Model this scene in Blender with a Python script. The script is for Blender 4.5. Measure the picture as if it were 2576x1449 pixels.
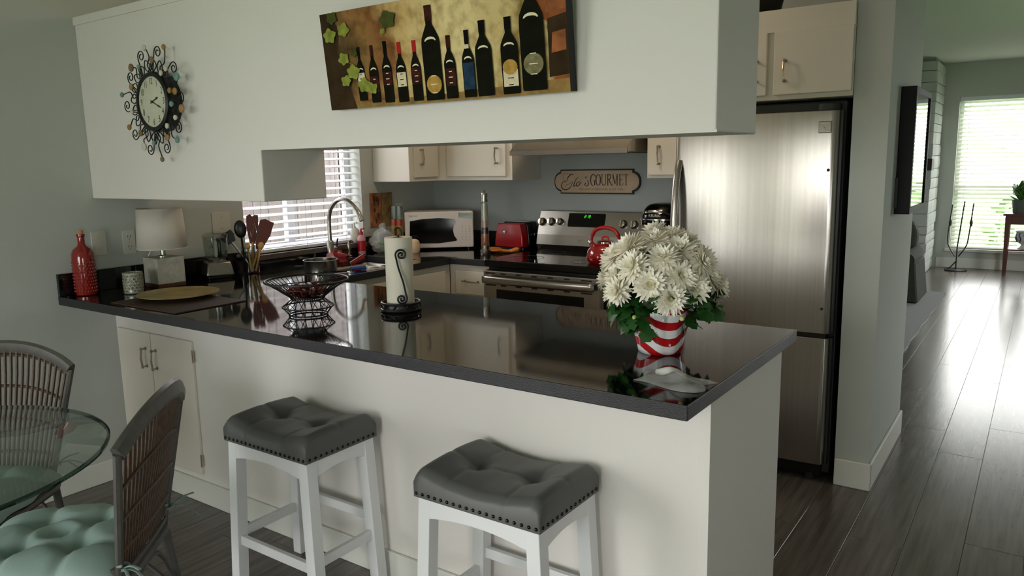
import bpy, math, random
from mathutils import Vector, Matrix
random.seed(7)
PI = math.pi
for _o in list(bpy.data.objects): bpy.data.objects.remove(_o, do_unlink=True)
SC = bpy.context.scene
COL = SC.collection

# ------------------------------------------------------------------ camera
cam = bpy.data.cameras.new('camera'); camo = bpy.data.objects.new('camera', cam); COL.objects.link(camo)
cam.sensor_fit = 'HORIZONTAL'; cam.sensor_width = 36.0; cam.lens = 1914.96 / 2576 * 36; cam.clip_start = .05; cam.clip_end = 200
_f = Vector((-0.5665351, 0.80805646, -0.16150148)); _r = Vector((0.82040943, 0.57147301, -0.01862699)); _u = Vector((-0.07724208, 0.14305018, 0.98669666))
camo.matrix_world = Matrix(((_r.x, _u.x, -_f.x, 3.57437509), (_r.y, _u.y, -_f.y, -1.57582473), (_r.z, _u.z, -_f.z, 1.46122113), (0, 0, 0, 1)))
SC.camera = camo

# ------------------------------------------------------------------ sky, daylight, exposure
SC.view_settings.view_transform = 'Standard'; SC.view_settings.look = 'None'
SC.view_settings.exposure = 0.08; SC.view_settings.gamma = 1.0; SC.view_settings.use_curve_mapping = False
SC.cycles.use_denoising = True
SC.cycles.max_bounces = 10; SC.cycles.diffuse_bounces = 5; SC.cycles.glossy_bounces = 5
SC.cycles.transmission_bounces = 6; SC.cycles.transparent_max_bounces = 24
SC.cycles.sample_clamp_indirect = 6.0
W = bpy.data.worlds.new('overcast_sky'); SC.world = W; W.use_nodes = True
W.node_tree.nodes['Background'].inputs[0].default_value = (1.0, 0.962, 0.968, 1)
W.node_tree.nodes['Background'].inputs[1].default_value = 11.0
def portal(name, loc, rot, sx, sy):
    l = bpy.data.lights.new(name, 'AREA'); l.shape = 'RECTANGLE'; l.size = sx; l.size_y = sy; l.cycles.is_portal = True
    o = bpy.data.objects.new(name, l); COL.objects.link(o); o.location = loc; o.rotation_euler = rot
    return o
# window openings: (low, high) pairs
KW = dict(y=(0.99, 1.875), z=(0.985, 2.05))          # kitchen window, left wall
PD = dict(y=(-4.55, -2.25), z=(0.02, 2.10))          # patio door, left wall, behind the camera
RW = dict(x=(0.75, 3.35), z=(0.45, 2.15))            # rear wall window, behind the camera
LW = dict(x=(2.575, 4.45), z=(0.25, 2.19))           # living room window, far wall
EW = dict(y=(-3.4, -2.5), z=(0.35, 1.45))           # unseen right-wall window, added to brighten left wall and cabinet end
E2 = dict(y=(4.9, 6.5), z=(0.35, 2.05))              # unseen right-wall window, added to give the living room more light
YR, YF, XR, ZC = -5.0, 9.9, 5.4, 2.62
portal('daylight_kitchen_window', (-.16, 1.4325, 1.5175), (0, -PI/2, 0), 1.06, .88)
portal('daylight_patio_door', (-.16, -3.4, 1.06), (0, -PI/2, 0), 2.08, 2.3)
portal('daylight_rear_window', (2.05, YR - .16, 1.3), (PI/2, 0, 0), 2.6, 1.7)
portal('daylight_added_side_window', (XR + .16, -2.95, .9), (0, PI/2, 0), 1.1, .9)  # daylight through the added window behind the camera
portal('daylight_added_living_window', (XR + .16, 5.7, 1.2), (0, PI/2, 0), 1.7, 1.6)  # daylight through the added living room window
portal('daylight_living_window', (3.5125, YF + .17, 1.22), (-PI/2, 0, 0), 1.87, 1.94)

# ------------------------------------------------------------------ helpers
def lin(c):
    return tuple(((v / 255) / 12.92 if v / 255 <= .04045 else ((v / 255 + .055) / 1.055) ** 2.4) for v in c) + (1.0,)
MATS = {}
def mat(name, rgb, rough=.5, metal=0., ior=1.45, coat=0., noise=None, bump=None, sss=0., trans=0., emit=None, spec=None, aniso=0.):
    """noise=(scale, amount[, stretch]) varies the colour, bump=(scale, strength, distance[, stretch]) adds fine relief"""
    m = bpy.data.materials.new(name); m.use_nodes = True; nt = m.node_tree; N = nt.nodes; b = N['Principled BSDF']
    c = lin(rgb); b.inputs['Base Color'].default_value = c
    b.inputs['Roughness'].default_value = rough; b.inputs['Metallic'].default_value = metal; b.inputs['IOR'].default_value = ior
    b.inputs['Coat Weight'].default_value = coat; b.inputs['Coat Roughness'].default_value = .05
    if spec is not None: b.inputs['Specular IOR Level'].default_value = spec
    if aniso: b.inputs['Anisotropic'].default_value = aniso
    if trans: b.inputs['Transmission Weight'].default_value = trans
    if sss: b.inputs['Subsurface Weight'].default_value = sss; b.inputs['Subsurface Radius'].default_value = (.01, .008, .006)
    if emit: b.inputs['Emission Color'].default_value = lin(emit[0]); b.inputs['Emission Strength'].default_value = emit[1]
    tc = None
    def tex(scale, stretch):
        nonlocal tc
        if tc is None: tc = N.new('ShaderNodeTexCoord')
        mp = N.new('ShaderNodeMapping'); mp.inputs['Scale'].default_value = stretch or (1, 1, 1)
        nt.links.new(tc.outputs['Object'], mp.inputs['Vector'])
        t = N.new('ShaderNodeTexNoise'); t.inputs['Scale'].default_value = scale; t.inputs['Detail'].default_value = 5
        nt.links.new(mp.outputs['Vector'], t.inputs['Vector']); return t
    if noise:
        t = tex(noise[0], noise[2] if len(noise) > 2 else None)
        r = N.new('ShaderNodeValToRGB'); a = noise[1]
        r.color_ramp.elements[0].position = .3; r.color_ramp.elements[1].position = .7
        r.color_ramp.elements[0].color = tuple(max(0, v * (1 - a)) for v in c[:3]) + (1,)
        r.color_ramp.elements[1].color = tuple(min(1, v * (1 + a)) for v in c[:3]) + (1,)
        nt.links.new(t.outputs['Fac'], r.inputs['Fac']); nt.links.new(r.outputs['Color'], b.inputs['Base Color'])
    if bump:
        t = tex(bump[0], bump[3] if len(bump) > 3 else None); bp = N.new('ShaderNodeBump')
        bp.inputs['Strength'].default_value = bump[1]; bp.inputs['Distance'].default_value = bump[2]
        nt.links.new(t.outputs['Fac'], bp.inputs['Height']); nt.links.new(bp.outputs['Normal'], b.inputs['Normal'])
    MATS[name] = m; return m
def glassmat(name, rgb, rough=.0, ior=1.45, tint_only=False):
    """thin clear pane: transparent, with Fresnel reflection"""
    m = bpy.data.materials.new(name); m.use_nodes = True; nt = m.node_tree; N = nt.nodes; N.remove(N['Principled BSDF'])
    t = N.new('ShaderNodeBsdfTransparent'); t.inputs[0].default_value = lin(rgb)
    g = N.new('ShaderNodeBsdfGlossy'); g.inputs['Roughness'].default_value = rough
    lw = N.new('ShaderNodeLayerWeight'); lw.inputs['Blend'].default_value = .5
    pw = N.new('ShaderNodeMath'); pw.operation = 'POWER'; pw.inputs[1].default_value = 4.0; nt.links.new(lw.outputs['Facing'], pw.inputs[0])
    f0 = ((ior - 1) / (ior + 1)) ** 2
    f = N.new('ShaderNodeMath'); f.operation = 'MULTIPLY_ADD'; f.inputs[1].default_value = .9 - f0; f.inputs[2].default_value = f0; nt.links.new(pw.outputs[0], f.inputs[0])
    x = N.new('ShaderNodeMixShader'); nt.links.new(f.outputs[0], x.inputs[0]); nt.links.new(t.outputs[0], x.inputs[1]); nt.links.new(g.outputs[0], x.inputs[2])
    nt.links.new(x.outputs[0], N['Material Output'].inputs['Surface']); MATS[name] = m; return m
def transluc(name, rgb, amount=.4, rough=.5):
    m = mat(name, rgb, rough); nt = m.node_tree; N = nt.nodes; b = N['Principled BSDF']
    t = N.new('ShaderNodeBsdfTranslucent'); t.inputs[0].default_value = lin(rgb)
    x = N.new('ShaderNodeMixShader'); x.inputs[0].default_value = amount
    nt.links.new(b.outputs[0], x.inputs[1]); nt.links.new(t.outputs[0], x.inputs[2]); nt.links.new(x.outputs[0], N['Material Output'].inputs['Surface'])
    return m

class MB:
    def __init__(s): s.v = []; s.f = []; s.m = []; s.sm = []
    def add(s, vs, fs, mi=0, smooth=False, M=None):
        o = len(s.v)
        s.v += [tuple(M @ Vector(v)) for v in vs] if M is not None else [tuple(v) for v in vs]
        for f in fs: s.f.append([i + o for i in f]); s.m.append(mi); s.sm.append(smooth)
        return s
    def box(s, x0, x1, y0, y1, z0, z1, mi=0, M=None):
        return s.add([(x0,y0,z0),(x1,y0,z0),(x1,y1,z0),(x0,y1,z0),(x0,y0,z1),(x1,y0,z1),(x1,y1,z1),(x0,y1,z1)],
            [(0,3,2,1),(4,5,6,7),(0,1,5,4),(1,2,6,5),(2,3,7,6),(3,0,4,7)], mi, False, M)
    def tube(s, path, r, n=8, closed=False, mi=0, M=None, flat=1.0, up=None):
        P = [Vector(p) for p in path]; L = len(P); R = r if isinstance(r, (list, tuple)) else [r] * L
        T = []
        for i in range(L):
            a = P[(i - 1) % L] if (closed or i > 0) else P[i]; b = P[(i + 1) % L] if (closed or i < L - 1) else P[i]
            d = b - a; T.append(d.normalized() if d.length > 1e-9 else Vector((0, 0, 1)))
        u = Vector(up) if up is not None else (Vector((0, 0, 1)) if abs(T[0].z) < .9 else Vector((1, 0, 0)))
        vs = []
        for i in range(L):
            u = (u - T[i] * u.dot(T[i]))
            u = u.normalized() if u.length > 1e-6 else T[i].orthogonal().normalized()
            w = T[i].cross(u)
            for k in range(n):
                a = 2 * PI * k / n; vs.append(P[i] + (u * math.cos(a) * flat + w * math.sin(a)) * R[i])
        fs = []
        for i in range(L if closed else L - 1):
            j = (i + 1) % L
            for k in range(n): q = (k + 1) % n; fs.append((i*n+k, i*n+q, j*n+q, j*n+k))
        s.add(vs, fs, mi, True, M)
        if not closed:
            o = len(s.v) - len(vs)
            s.f.append([o + k for k in range(n)][::-1]); s.m.append(mi); s.sm.append(False)
            s.f.append([o + (L-1)*n + k for k in range(n)]); s.m.append(mi); s.sm.append(False)
        return s
    def lathe(s, prof, n=24, c=(0, 0, 0), mi=0, M=None, smooth=True, cap=True):
        vs = []; fs = []; L = len(prof)
        for r, z in prof:
            for k in range(n): a = 2*PI*k/n; vs.append((c[0] + r*math.cos(a), c[1] + r*math.sin(a), c[2] + z))
        for i in range(L - 1):
            for k in range(n): q = (k+1) % n; fs.append((i*n+k, i*n+q, (i+1)*n+q, (i+1)*n+k))
        if cap:
            if prof[0][0] > 1e-5: fs.append(tuple(range(n))[::-1])
            if prof[-1][0] > 1e-5: fs.append(tuple((L-1)*n + k for k in range(n)))
        return s.add(vs, fs, mi, smooth, M)
    def prism(s, poly, z0, z1, mi=0, M=None):
        n = len(poly); vs = [(x, y, z0) for x, y in poly] + [(x, y, z1) for x, y in poly]
        fs = [tuple(range(n))[::-1], tuple(range(n, 2*n))] + [(i, (i+1) % n, n + (i+1) % n, n + i) for i in range(n)]
        return s.add(vs, fs, mi, False, M)
    def ball(s, c, r, nu=12, nv=8, mi=0, M=None):
        rx, ry, rz = r if isinstance(r, (tuple, list)) else (r, r, r)
        vs = [(c[0], c[1], c[2] - rz)]; fs = []
        for j in range(1, nv):
            p = -PI/2 + PI*j/nv
            for k in range(nu): a = 2*PI*k/nu; vs.append((c[0]+rx*math.cos(p)*math.cos(a), c[1]+ry*math.cos(p)*math.sin(a), c[2]+rz*math.sin(p)))
        vs.append((c[0], c[1], c[2] + rz)); e = len(vs) - 1
        for k in range(nu):
            q = (k+1) % nu; fs.append((0, 1+q, 1+k)); fs.append((e, 1+(nv-2)*nu+k, 1+(nv-2)*nu+q))
            for j in range(nv-2): fs.append((1+j*nu+k, 1+j*nu+q, 1+(j+1)*nu+q, 1+(j+1)*nu+k))
        return s.add(vs, fs, mi, True, M)
    def grid(s, fn, nu, nv, mi=0, smooth=True, M=None):
        vs = [fn(i/nu, j/nv) for j in range(nv+1) for i in range(nu+1)]; w = nu + 1
        return s.add(vs, [(j*w+i, j*w+i+1, (j+1)*w+i+1, (j+1)*w+i) for j in range(nv) for i in range(nu)], mi, smooth, M)
    def shell(s, top, bot, nu, nv, mi=0, M=None):
        """closed pad between two height grids"""
        w = nu + 1; T = [top(i/nu, j/nv) for j in range(nv+1) for i in range(w)]; B = [bot(i/nu, j/nv) for j in range(nv+1) for i in range(w)]; o = len(T)
        fs = []
        for j in range(nv):
            for i in range(nu):
                a = j*w+i; fs.append((a, a+1, a+w+1, a+w)); fs.append((o+a, o+a+w, o+a+w+1, o+a+1))
        for i in range(nu): fs.append((i+1, i, o+i, o+i+1)); a = nv*w+i; fs.append((a, a+1, o+a+1, o+a))
        for j in range(nv): a = j*w; fs.append((a, a+w, o+a+w, o+a)); a = j*w+nu; fs.append((a+w, a, o+a, o+a+w))
        return s.add(T + B, fs, mi, True, M)
    def cells(s, us, vs_, keep, w0, w1, ax='xyz', mi=0):
        """slab cut into a grid of cells; keep(i, j) says which stay"""
        idx = {}; V = []; F = []
        def pt(u, v, w):
            k = (u, v, w)
            if k not in idx: idx[k] = len(V); d = dict(zip(ax, (u, v, w))); V.append((d['x'], d['y'], d['z']))
            return idx[k]
        flip = ax in ('xzy', 'yxz', 'zyx')
        def q(*p):
            f = [pt(*a) for a in p]; F.append(f[::-1] if flip else f)
        nu, nv = len(us) - 1, len(vs_) - 1
        K = lambda i, j: 0 <= i < nu and 0 <= j < nv and keep(i, j)
        for i in range(nu):
            for j in range(nv):
                if not K(i, j): continue
                a, b, c, d = us[i], us[i+1], vs_[j], vs_[j+1]
                q((a,c,w1),(b,c,w1),(b,d,w1),(a,d,w1)); q((a,c,w0),(a,d,w0),(b,d,w0),(b,c,w0))
                if not K(i, j-1): q((a,c,w0),(b,c,w0),(b,c,w1),(a,c,w1))
                if not K(i, j+1): q((b,d,w0),(a,d,w0),(a,d,w1),(b,d,w1))
                if not K(i-1, j): q((a,d,w0),(a,c,w0),(a,c,w1),(a,d,w1))
                if not K(i+1, j): q((b,c,w0),(b,d,w0),(b,d,w1),(b,c,w1))
        return s.add(V, F, mi)
    def mesh(s, name, mats, angle=40):
        me = bpy.data.meshes.new(name); me.from_pydata(s.v, [], s.f)
        for m in (mats if isinstance(mats, (list, tuple)) else [mats]): me.materials.append(MATS[m] if isinstance(m, str) else m)
        me.polygons.foreach_set('material_index', s.m); me.polygons.foreach_set('use_smooth', s.sm)
        if any(s.sm): me.set_sharp_from_angle(angle=math.radians(angle))
        me.update(); return me
    def build(s, name, mats, parent=None, bevel=0, seg=2, angle=40, loc=None):
        o = bpy.data.objects.new(name, s.mesh(name, mats, angle)); COL.objects.link(o)
        if parent is not None: o.parent = parent
        if loc is not None: o.location = loc
        if bevel:
            b = o.modifiers.new('bevel', 'BEVEL'); b.width = bevel; b.segments = seg; b.limit_method = 'ANGLE'; b.angle_limit = math.radians(40); b.harden_normals = False
        return o
def tag(o, label, cat, group=None, kind=None):
    o['label'] = label; o['category'] = cat
    if group: o['group'] = group
    if kind: o['kind'] = kind
    return o
def thing(name, label, cat, loc=(0, 0, 0), rz=0, group=None):
    o = bpy.data.objects.new(name, None); COL.objects.link(o); o.empty_display_size = .05
    o.location = loc; o.rotation_euler = (0, 0, rz); return tag(o, label, cat, group)
def place(me, name, parent=None, M=None, mats=None):
    o = bpy.data.objects.new(name, me); COL.objects.link(o)
    if parent is not None: o.parent = parent
    if M is not None: o.matrix_basis = M
    return o
def copy_tree(o, parent=None):
    c = o.copy(); COL.objects.link(c); c.parent = parent
    for ch in list(o.children): copy_tree(ch, c)
    return c
def T(x, y, z): return Matrix.Translation((x, y, z))
def RX(a): return Matrix.Rotation(a, 4, 'X')
def RY(a): return Matrix.Rotation(a, 4, 'Y')
def RZ(a): return Matrix.Rotation(a, 4, 'Z')
def S(x, y, z): return Matrix.Diagonal((x, y, z, 1))
WALLY = RX(PI/2)          # drawing plane (x, y) -> upright, facing -y
WALLX = RZ(PI/2) @ RX(PI/2)   # drawing plane -> upright, facing +x
_texts = {}
def text_mb(mb, s, size, M, mi=0, depth=.0004, align='CENTER'):
    k = (s, align)
    if k not in _texts:
        cu = bpy.data.curves.new('t', 'FONT'); cu.body = s; cu.size = 1.0; cu.align_x = align; cu.resolution_u = 3
        o = bpy.data.objects.new('t', cu); COL.objects.link(o)
        me = o.to_mesh()
        _texts[k] = ([tuple(v.co) for v in me.vertices], [tuple(p.vertices) for p in me.polygons])
        o.to_mesh_clear(); bpy.data.objects.remove(o); bpy.data.curves.remove(cu)
    vs, fs = _texts[k]
    return mb.add([(x*size, y*size, depth) for x, y, z in vs], fs, mi, False, M)
def ribbon(mb, pts, w, M, mi=0, depth=.0006):
    """flat painted stroke of varying width"""
    n = len(pts); Wd = w if isinstance(w, (list, tuple)) else [w] * n; vs = []
    for i in range(n):
        a = Vector(pts[max(0, i-1)]); b = Vector(pts[min(n-1, i+1)]); d = (b - a); d = d.normalized() if d.length > 1e-9 else Vector((1, 0))
        p = Vector(pts[i]); nrm = Vector((-d.y, d.x)) * Wd[i] / 2
        vs += [(p.x + nrm.x, p.y + nrm.y, depth), (p.x - nrm.x, p.y - nrm.y, depth)]
    return mb.add(vs, [(2*i+1, 2*i+3, 2*i+2, 2*i) for i in range(n-1)], mi, False, M)
def spline(pts, k=6):
    P = [Vector(p) for p in pts]; out = []
    for i in range(len(P) - 1):
        a, b, c, d = P[max(0, i-1)], P[i], P[i+1], P[min(len(P)-1, i+2)]
        for j in range(k):
            t = j / k; out.append(tuple(.5 * ((2*b) + (c-a)*t + (2*a-5*b+4*c-d)*t*t + (3*b-a-3*c+d)*t**3)))
    out.append(tuple(P[-1])); return out
def rrect(w, h, r, n=5, cx=0, cy=0):
    p = []
    for sx, sy, a0 in ((1, 1, 0), (-1, 1, PI/2), (-1, -1, PI), (1, -1, 1.5*PI)):
        for k in range(n + 1): a = a0 + PI/2*k/n; p.append((cx + sx*(w/2-r) + r*math.cos(a), cy + sy*(h/2-r) + r*math.sin(a)))
    return p

# ------------------------------------------------------------------ materials
mat('wall_paint', (188, 192, 186), .75, bump=(260, .12, .002))
mat('kitchen_wall_paint', (164, 170, 168), .75, bump=(260, .12, .002))
mat('white_paint', (229, 225, 219), .6, bump=(180, .10, .002))
mat('trim_paint', (222, 222, 214), .45)
mat('ceiling_paint', (214, 218, 212), .85)
mat('cabinet_paint', (226, 220, 208), .42)
mat('granite', (12, 12, 13), .05, ior=1.75, noise=(900, .9), bump=(500, .02, .0005))
mat('granite_edge', (40, 40, 43), .38, noise=(420, .55), bump=(330, .6, .002))
mat('steel', (172, 167, 160), .24, 1.0, bump=(60, .015, .002, (1, 1, 30)))
mat('steel_door', (166, 162, 156), .26, 1.0, noise=(3, .06, (30, 1, .3)), bump=(5, .06, .004, (1, 1, .35)))
mat('nickel', (178, 168, 150), .28, 1.0)
mat('chrome', (225, 225, 225), .08, 1.0)
mat('dark_plastic', (38, 38, 40), .45)
mat('fridge_side', (52, 53, 55), .55, bump=(400, .2, .001))
mat('black_glass', (5, 5, 6), .07, ior=1.42)
mat('black_plastic', (12, 12, 13), .3)
mat('iron', (16, 16, 18), .42)
mat('red_enamel', (150, 10, 16), .16, coat=.6)
mat('red_plastic', (176, 22, 18), .4)
mat('white_plastic', (214, 206, 198), .35)
mat('outlet_plastic', (206, 206, 194), .4)
mat('outlet_slot', (40, 40, 38), .6)
mat('shade_linen', (208, 204, 194), .85, noise=(300, .05), bump=(400, .2, .001))
mat('capiz', (172, 172, 160), .35, noise=(40, .18), bump=(60, .15, .002))
mat('walnut', (74, 48, 32), .5, noise=(30, .25))
mat('paper', (226, 220, 204), .9, bump=(220, .35, .002))
mat('petal', (255, 250, 235), .6, sss=.0)
mat('petal_core', (206, 208, 130), .6)
mat('leaf', (38, 80, 32), .45, noise=(30, .3))
mat('stem', (78, 112, 52), .55)
mat('soil', (42, 30, 22), .95)
mat('blue_ink', (34, 42, 84), .5)
mat('star_white', (226, 226, 226), .35)
mat('stool_vinyl', (88, 88, 86), .42, bump=(500, .12, .001))
mat('stool_paint', (232, 233, 234), .4)
mat('nail_metal', (46, 42, 38), .25, .9)
mat('rattan', (74, 56, 42), .5, noise=(60, .3))
mat('rattan_frame', (78, 76, 72), .42, noise=(40, .15))
mat('cushion_teal', (150, 171, 167), .92, bump=(600, .35, .001))
mat('tie_teal', (130, 150, 146), .9)
mat('clock_face', (224, 218, 198), .5, noise=(12, .08))
mat('clock_black', (20, 22, 22), .35)
mat('dot_teal', (112, 150, 142), .4, noise=(60, .15)); mat('dot_amber', (158, 122, 68), .4, noise=(60, .15)); mat('dot_cream', (208, 202, 184), .4); mat('dot_brown', (128, 104, 70), .4)
mat('bottle_red', (134, 24, 17), .12, ior=1.5, coat=.5)
mat('cork', (196, 140, 84), .8)
mat('candle_mosaic', (150, 150, 132), .2, noise=(160, .5), bump=(140, .5, .003))
mat('plate_gold', (160, 138, 78), .3, .25, noise=(16, .35))
mat('placemat', (62, 44, 34), .8, noise=(8, .2, (40, 1, 1)))
mat('wood_light', (190, 146, 88), .5, noise=(20, .2, (1, 1, .1)))
mat('wood_red', (92, 40, 28), .5)
mat('steel_dull', (150, 146, 138), .3, 1.0)
mat('pod', (96, 34, 26), .45, noise=(80, .3))
mat('blind_white', (232, 232, 238), .5)
mat('window_vinyl', (226, 228, 230), .45)
mat('sill_stone', (92, 84, 78), .3, noise=(120, .4))
mat('fence_wood', (118, 108, 110), .85, noise=(6, .3, (4, 4, .5)))
mat('concrete', (190, 188, 182), .9, noise=(5, .08))
mat('lawn', (92, 128, 56), .95, noise=(14, .25))
mat('hedge_leaf', (86, 128, 52), .7, noise=(9, .35))
mat('curtain', (196, 188, 172), .85)
mat('toaster_black', (16, 16, 17), .22)
mat('kettle_red', (140, 12, 12), .12, coat=.8)
mat('salt_pink', (206, 160, 142), .6, noise=(160, .2)); mat('salt_orange', (196, 112, 78), .6, noise=(160, .25)); mat('pepper', (38, 34, 32), .7, noise=(160, .5))
mat('leaf_dish_orange', (214, 132, 36), .25, coat=.4, noise=(20, .2)); mat('leaf_dish_green', (150, 152, 84), .3)
mat('sign_tan', (184, 160, 134), .6, noise=(14, .10)); mat('sign_black', (14, 16, 12), .5); mat('ink', (38, 30, 20), .7); mat('ink_faint', (112, 92, 70), .7)
mat('led_green', (10, 20, 8), .5, emit=((70, 230, 40), 1.2))
mat('label_white', (220, 220, 216), .6)
mat('rug_grey', (146, 146, 148), .95, noise=(90, .15), bump=(200, .6, .01))
mat('olive_fabric', (44, 50, 40), .9, noise=(30, .12))
mat('table_brown', (92, 52, 42), .4, noise=(20, .2, (1, 1, .1)))
mat('plant_leaf', (66, 110, 44), .45); mat('planter_grey', (92, 100, 96), .6)
mat('vase_white', (200, 206, 208), .25); mat('vase_blue', (44, 62, 92), .3)
mat('stone_white', (186, 192, 186), .85, bump=(30, .5, .01)); mat('mortar', (150, 156, 150), .95)
mat('mantel_wood', (46, 40, 36), .6)
mat('candle_wax', (214, 190, 150), .6); mat('candle_orange', (200, 110, 60), .5)
mat('mirror', (235, 238, 236), .02, 1.0); mat('mirror_frame', (9, 9, 10), .5, spec=.25); mat('mirror_lip', (170, 172, 168), .3, .6)
mat('basket_dark', (26, 22, 20), .8)
mat('green_veg', (96, 128, 64), .6, noise=(20, .4))
mat('soap_red', (168, 26, 34), .3); mat('soap_pink', (206, 150, 160), .4)
mat('orange_drop', (214, 66, 34), .4, noise=(120, .2)); mat('yellow_drop', (214, 150, 40), .4, noise=(120, .2))
mat('egg_cream', (222, 196, 160), .55)
mat('blue_handle', (44, 66, 140), .4)
mat('knife_steel', (205, 208, 210), .18, 1.0)
mat('tin_tile_a', (150, 96, 58), .5, noise=(24, .45)); mat('tin_tile_b', (140, 112, 66), .5, noise=(22, .5))
mat('dark_red_rubber', (132, 22, 26), .45)
glassmat('pane', (246, 250, 248)); glassmat('table_glass', (244, 249, 246), ior=1.5); glassmat('clear_glass', (236, 240, 238), ior=1.5); glassmat('table_edge', (60, 110, 92), ior=1.5)
mat('bag_film', (214, 214, 212), .12, ior=1.6); MATS['bag_film'].node_tree.nodes['Principled BSDF'].inputs['Alpha'].default_value = .3
transluc('sheer', (236, 234, 226), .5, .9)
transluc('slat', (238, 240, 232), .45)
mat('lamp_dome', (255, 244, 224), .4, emit=((255, 214, 160), 3.0))

# floor planks: grey brown grain, a slightly different tone for each plank
m = mat('floor_plank', (96, 86, 78), .22, ior=1.6, bump=(9, .05, .003, (9, .6, 1))); nt = m.node_tree; N = nt.nodes
tc = N.new('ShaderNodeTexCoord'); mp = N.new('ShaderNodeMapping'); mp.inputs['Scale'].default_value = (14, .8, 1); nt.links.new(tc.outputs['Object'], mp.inputs['Vector'])
oi = N.new('ShaderNodeObjectInfo'); ad = N.new('ShaderNodeVectorMath'); ad.operation = 'ADD'; cb = N.new('ShaderNodeCombineXYZ')
mu = N.new('ShaderNodeMath'); mu.operation = 'MULTIPLY'; mu.inputs[1].default_value = 37.0; nt.links.new(oi.outputs['Random'], mu.inputs[0]); nt.links.new(mu.outputs[0], cb.inputs['Y'])
nt.links.new(mp.outputs['Vector'], ad.inputs[0]); nt.links.new(cb.outputs[0], ad.inputs[1])
t = N.new('ShaderNodeTexNoise'); t.inputs['Scale'].default_value = 3; t.inputs['Detail'].default_value = 7; nt.links.new(ad.outputs[0], t.inputs['Vector'])
r = N.new('ShaderNodeValToRGB'); r.color_ramp.elements[0].position = .3; r.color_ramp.elements[1].position = .72
r.color_ramp.elements[0].color = lin((72, 65, 60)); r.color_ramp.elements[1].color = lin((104, 97, 91)); nt.links.new(t.outputs['Fac'], r.inputs['Fac'])
hv = N.new('ShaderNodeHueSaturation'); mr = N.new('ShaderNodeMapRange'); mr.inputs['To Min'].default_value = .9; mr.inputs['To Max'].default_value = 1.08
nt.links.new(oi.outputs['Random'], mr.inputs['Value']); nt.links.new(mr.outputs[0], hv.inputs['Value']); nt.links.new(r.outputs['Color'], hv.inputs['Color'])
nt.links.new(hv.outputs['Color'], N['Principled BSDF'].inputs['Base Color'])

# striped wrapping paper: slanting red and white bands printed round the pot
m = mat('flag_wrap', (220, 220, 220), .32, coat=.3); nt = m.node_tree; N = nt.nodes
tc = N.new('ShaderNodeTexCoord'); sp = N.new('ShaderNodeSeparateXYZ'); nt.links.new(tc.outputs['UV'], sp.inputs[0])
sn = N.new('ShaderNodeMath'); sn.operation = 'SINE'; k1 = N.new('ShaderNodeMath'); k1.operation = 'MULTIPLY'; k1.inputs[1].default_value = 2*PI*2
nt.links.new(sp.outputs['X'], k1.inputs[0]); nt.links.new(k1.outputs[0], sn.inputs[0])
k2 = N.new('ShaderNodeMath'); k2.operation = 'MULTIPLY_ADD'; k2.inputs[1].default_value = -.22; nt.links.new(sn.outputs[0], k2.inputs[0]); nt.links.new(sp.outputs['Y'], k2.inputs[2])
k3 = N.new('ShaderNodeMath'); k3.operation = 'MULTIPLY'; k3.inputs[1].default_value = 2.1; nt.links.new(k2.outputs[0], k3.inputs[0])
fr = N.new('ShaderNodeMath'); fr.operation = 'FRACT'; nt.links.new(k3.outputs[0], fr.inputs[0])
gt = N.new('ShaderNodeMath'); gt.operation = 'GREATER_THAN'; gt.inputs[1].default_value = .5; nt.links.new(fr.outputs[0], gt.inputs[0])
mx = N.new('ShaderNodeMix'); mx.data_type = 'RGBA'; mx.inputs[6].default_value = lin((176, 20, 26)); mx.inputs[7].default_value = lin((222, 222, 222)); nt.links.new(gt.outputs[0], mx.inputs[0])
nt.links.new(mx.outputs[2], N['Principled BSDF'].inputs['Base Color'])

# the print: sunlit plaster wall, dark to the left, brick to the right
m = mat('print_wall', (200, 170, 110), .55); nt = m.node_tree; N = nt.nodes
tc = N.new('ShaderNodeTexCoord'); sp = N.new('ShaderNodeSeparateXYZ'); nt.links.new(tc.outputs['Object'], sp.inputs[0])
n1 = N.new('ShaderNodeTexNoise'); n1.inputs['Scale'].default_value = 9; n1.inputs['Detail'].default_value = 9; nt.links.new(tc.outputs['Object'], n1.inputs['Vector'])
a1 = N.new('ShaderNodeMath'); a1.operation = 'MULTIPLY_ADD'; a1.inputs[1].default_value = .34; nt.links.new(n1.outputs['Fac'], a1.inputs[0]); nt.links.new(sp.outputs['X'], a1.inputs[2])
r = N.new('ShaderNodeValToRGB'); cr = r.color_ramp
st_ = ((.12, (30, 30, 20)), (.26, (98, 78, 48)), (.33, (150, 112, 66)), (.42, (136, 92, 54)), (.5, (204, 172, 112)), (.7, (232, 212, 156)), (.86, (212, 188, 130)), (.93, (140, 118, 70)), (.99, (200, 180, 126)), (1.0, (148, 86, 50)))
cr.elements[0].position = 0; cr.elements[0].color = lin((30, 30, 20)); cr.elements[1].position = 1; cr.elements[1].color = lin((148, 86, 50))
for p, c in st_[:-1]:
    e = cr.elements.new(p); e.color = lin(c)
nt.links.new(a1.outputs[0], r.inputs['Fac'])
n2 = N.new('ShaderNodeTexNoise'); n2.inputs['Scale'].default_value = 26; n2.inputs['Detail'].default_value = 8; nt.links.new(tc.outputs['Object'], n2.inputs['Vector'])
r2 = N.new('ShaderNodeValToRGB'); r2.color_ramp.elements[0].position = .32; r2.color_ramp.elements[1].position = .55; r2.color_ramp.elements[0].color = (.38, .27, .17, 1); r2.color_ramp.elements[1].color = (1, 1, 1, 1)
nt.links.new(n2.outputs['Fac'], r2.inputs['Fac'])
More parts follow.
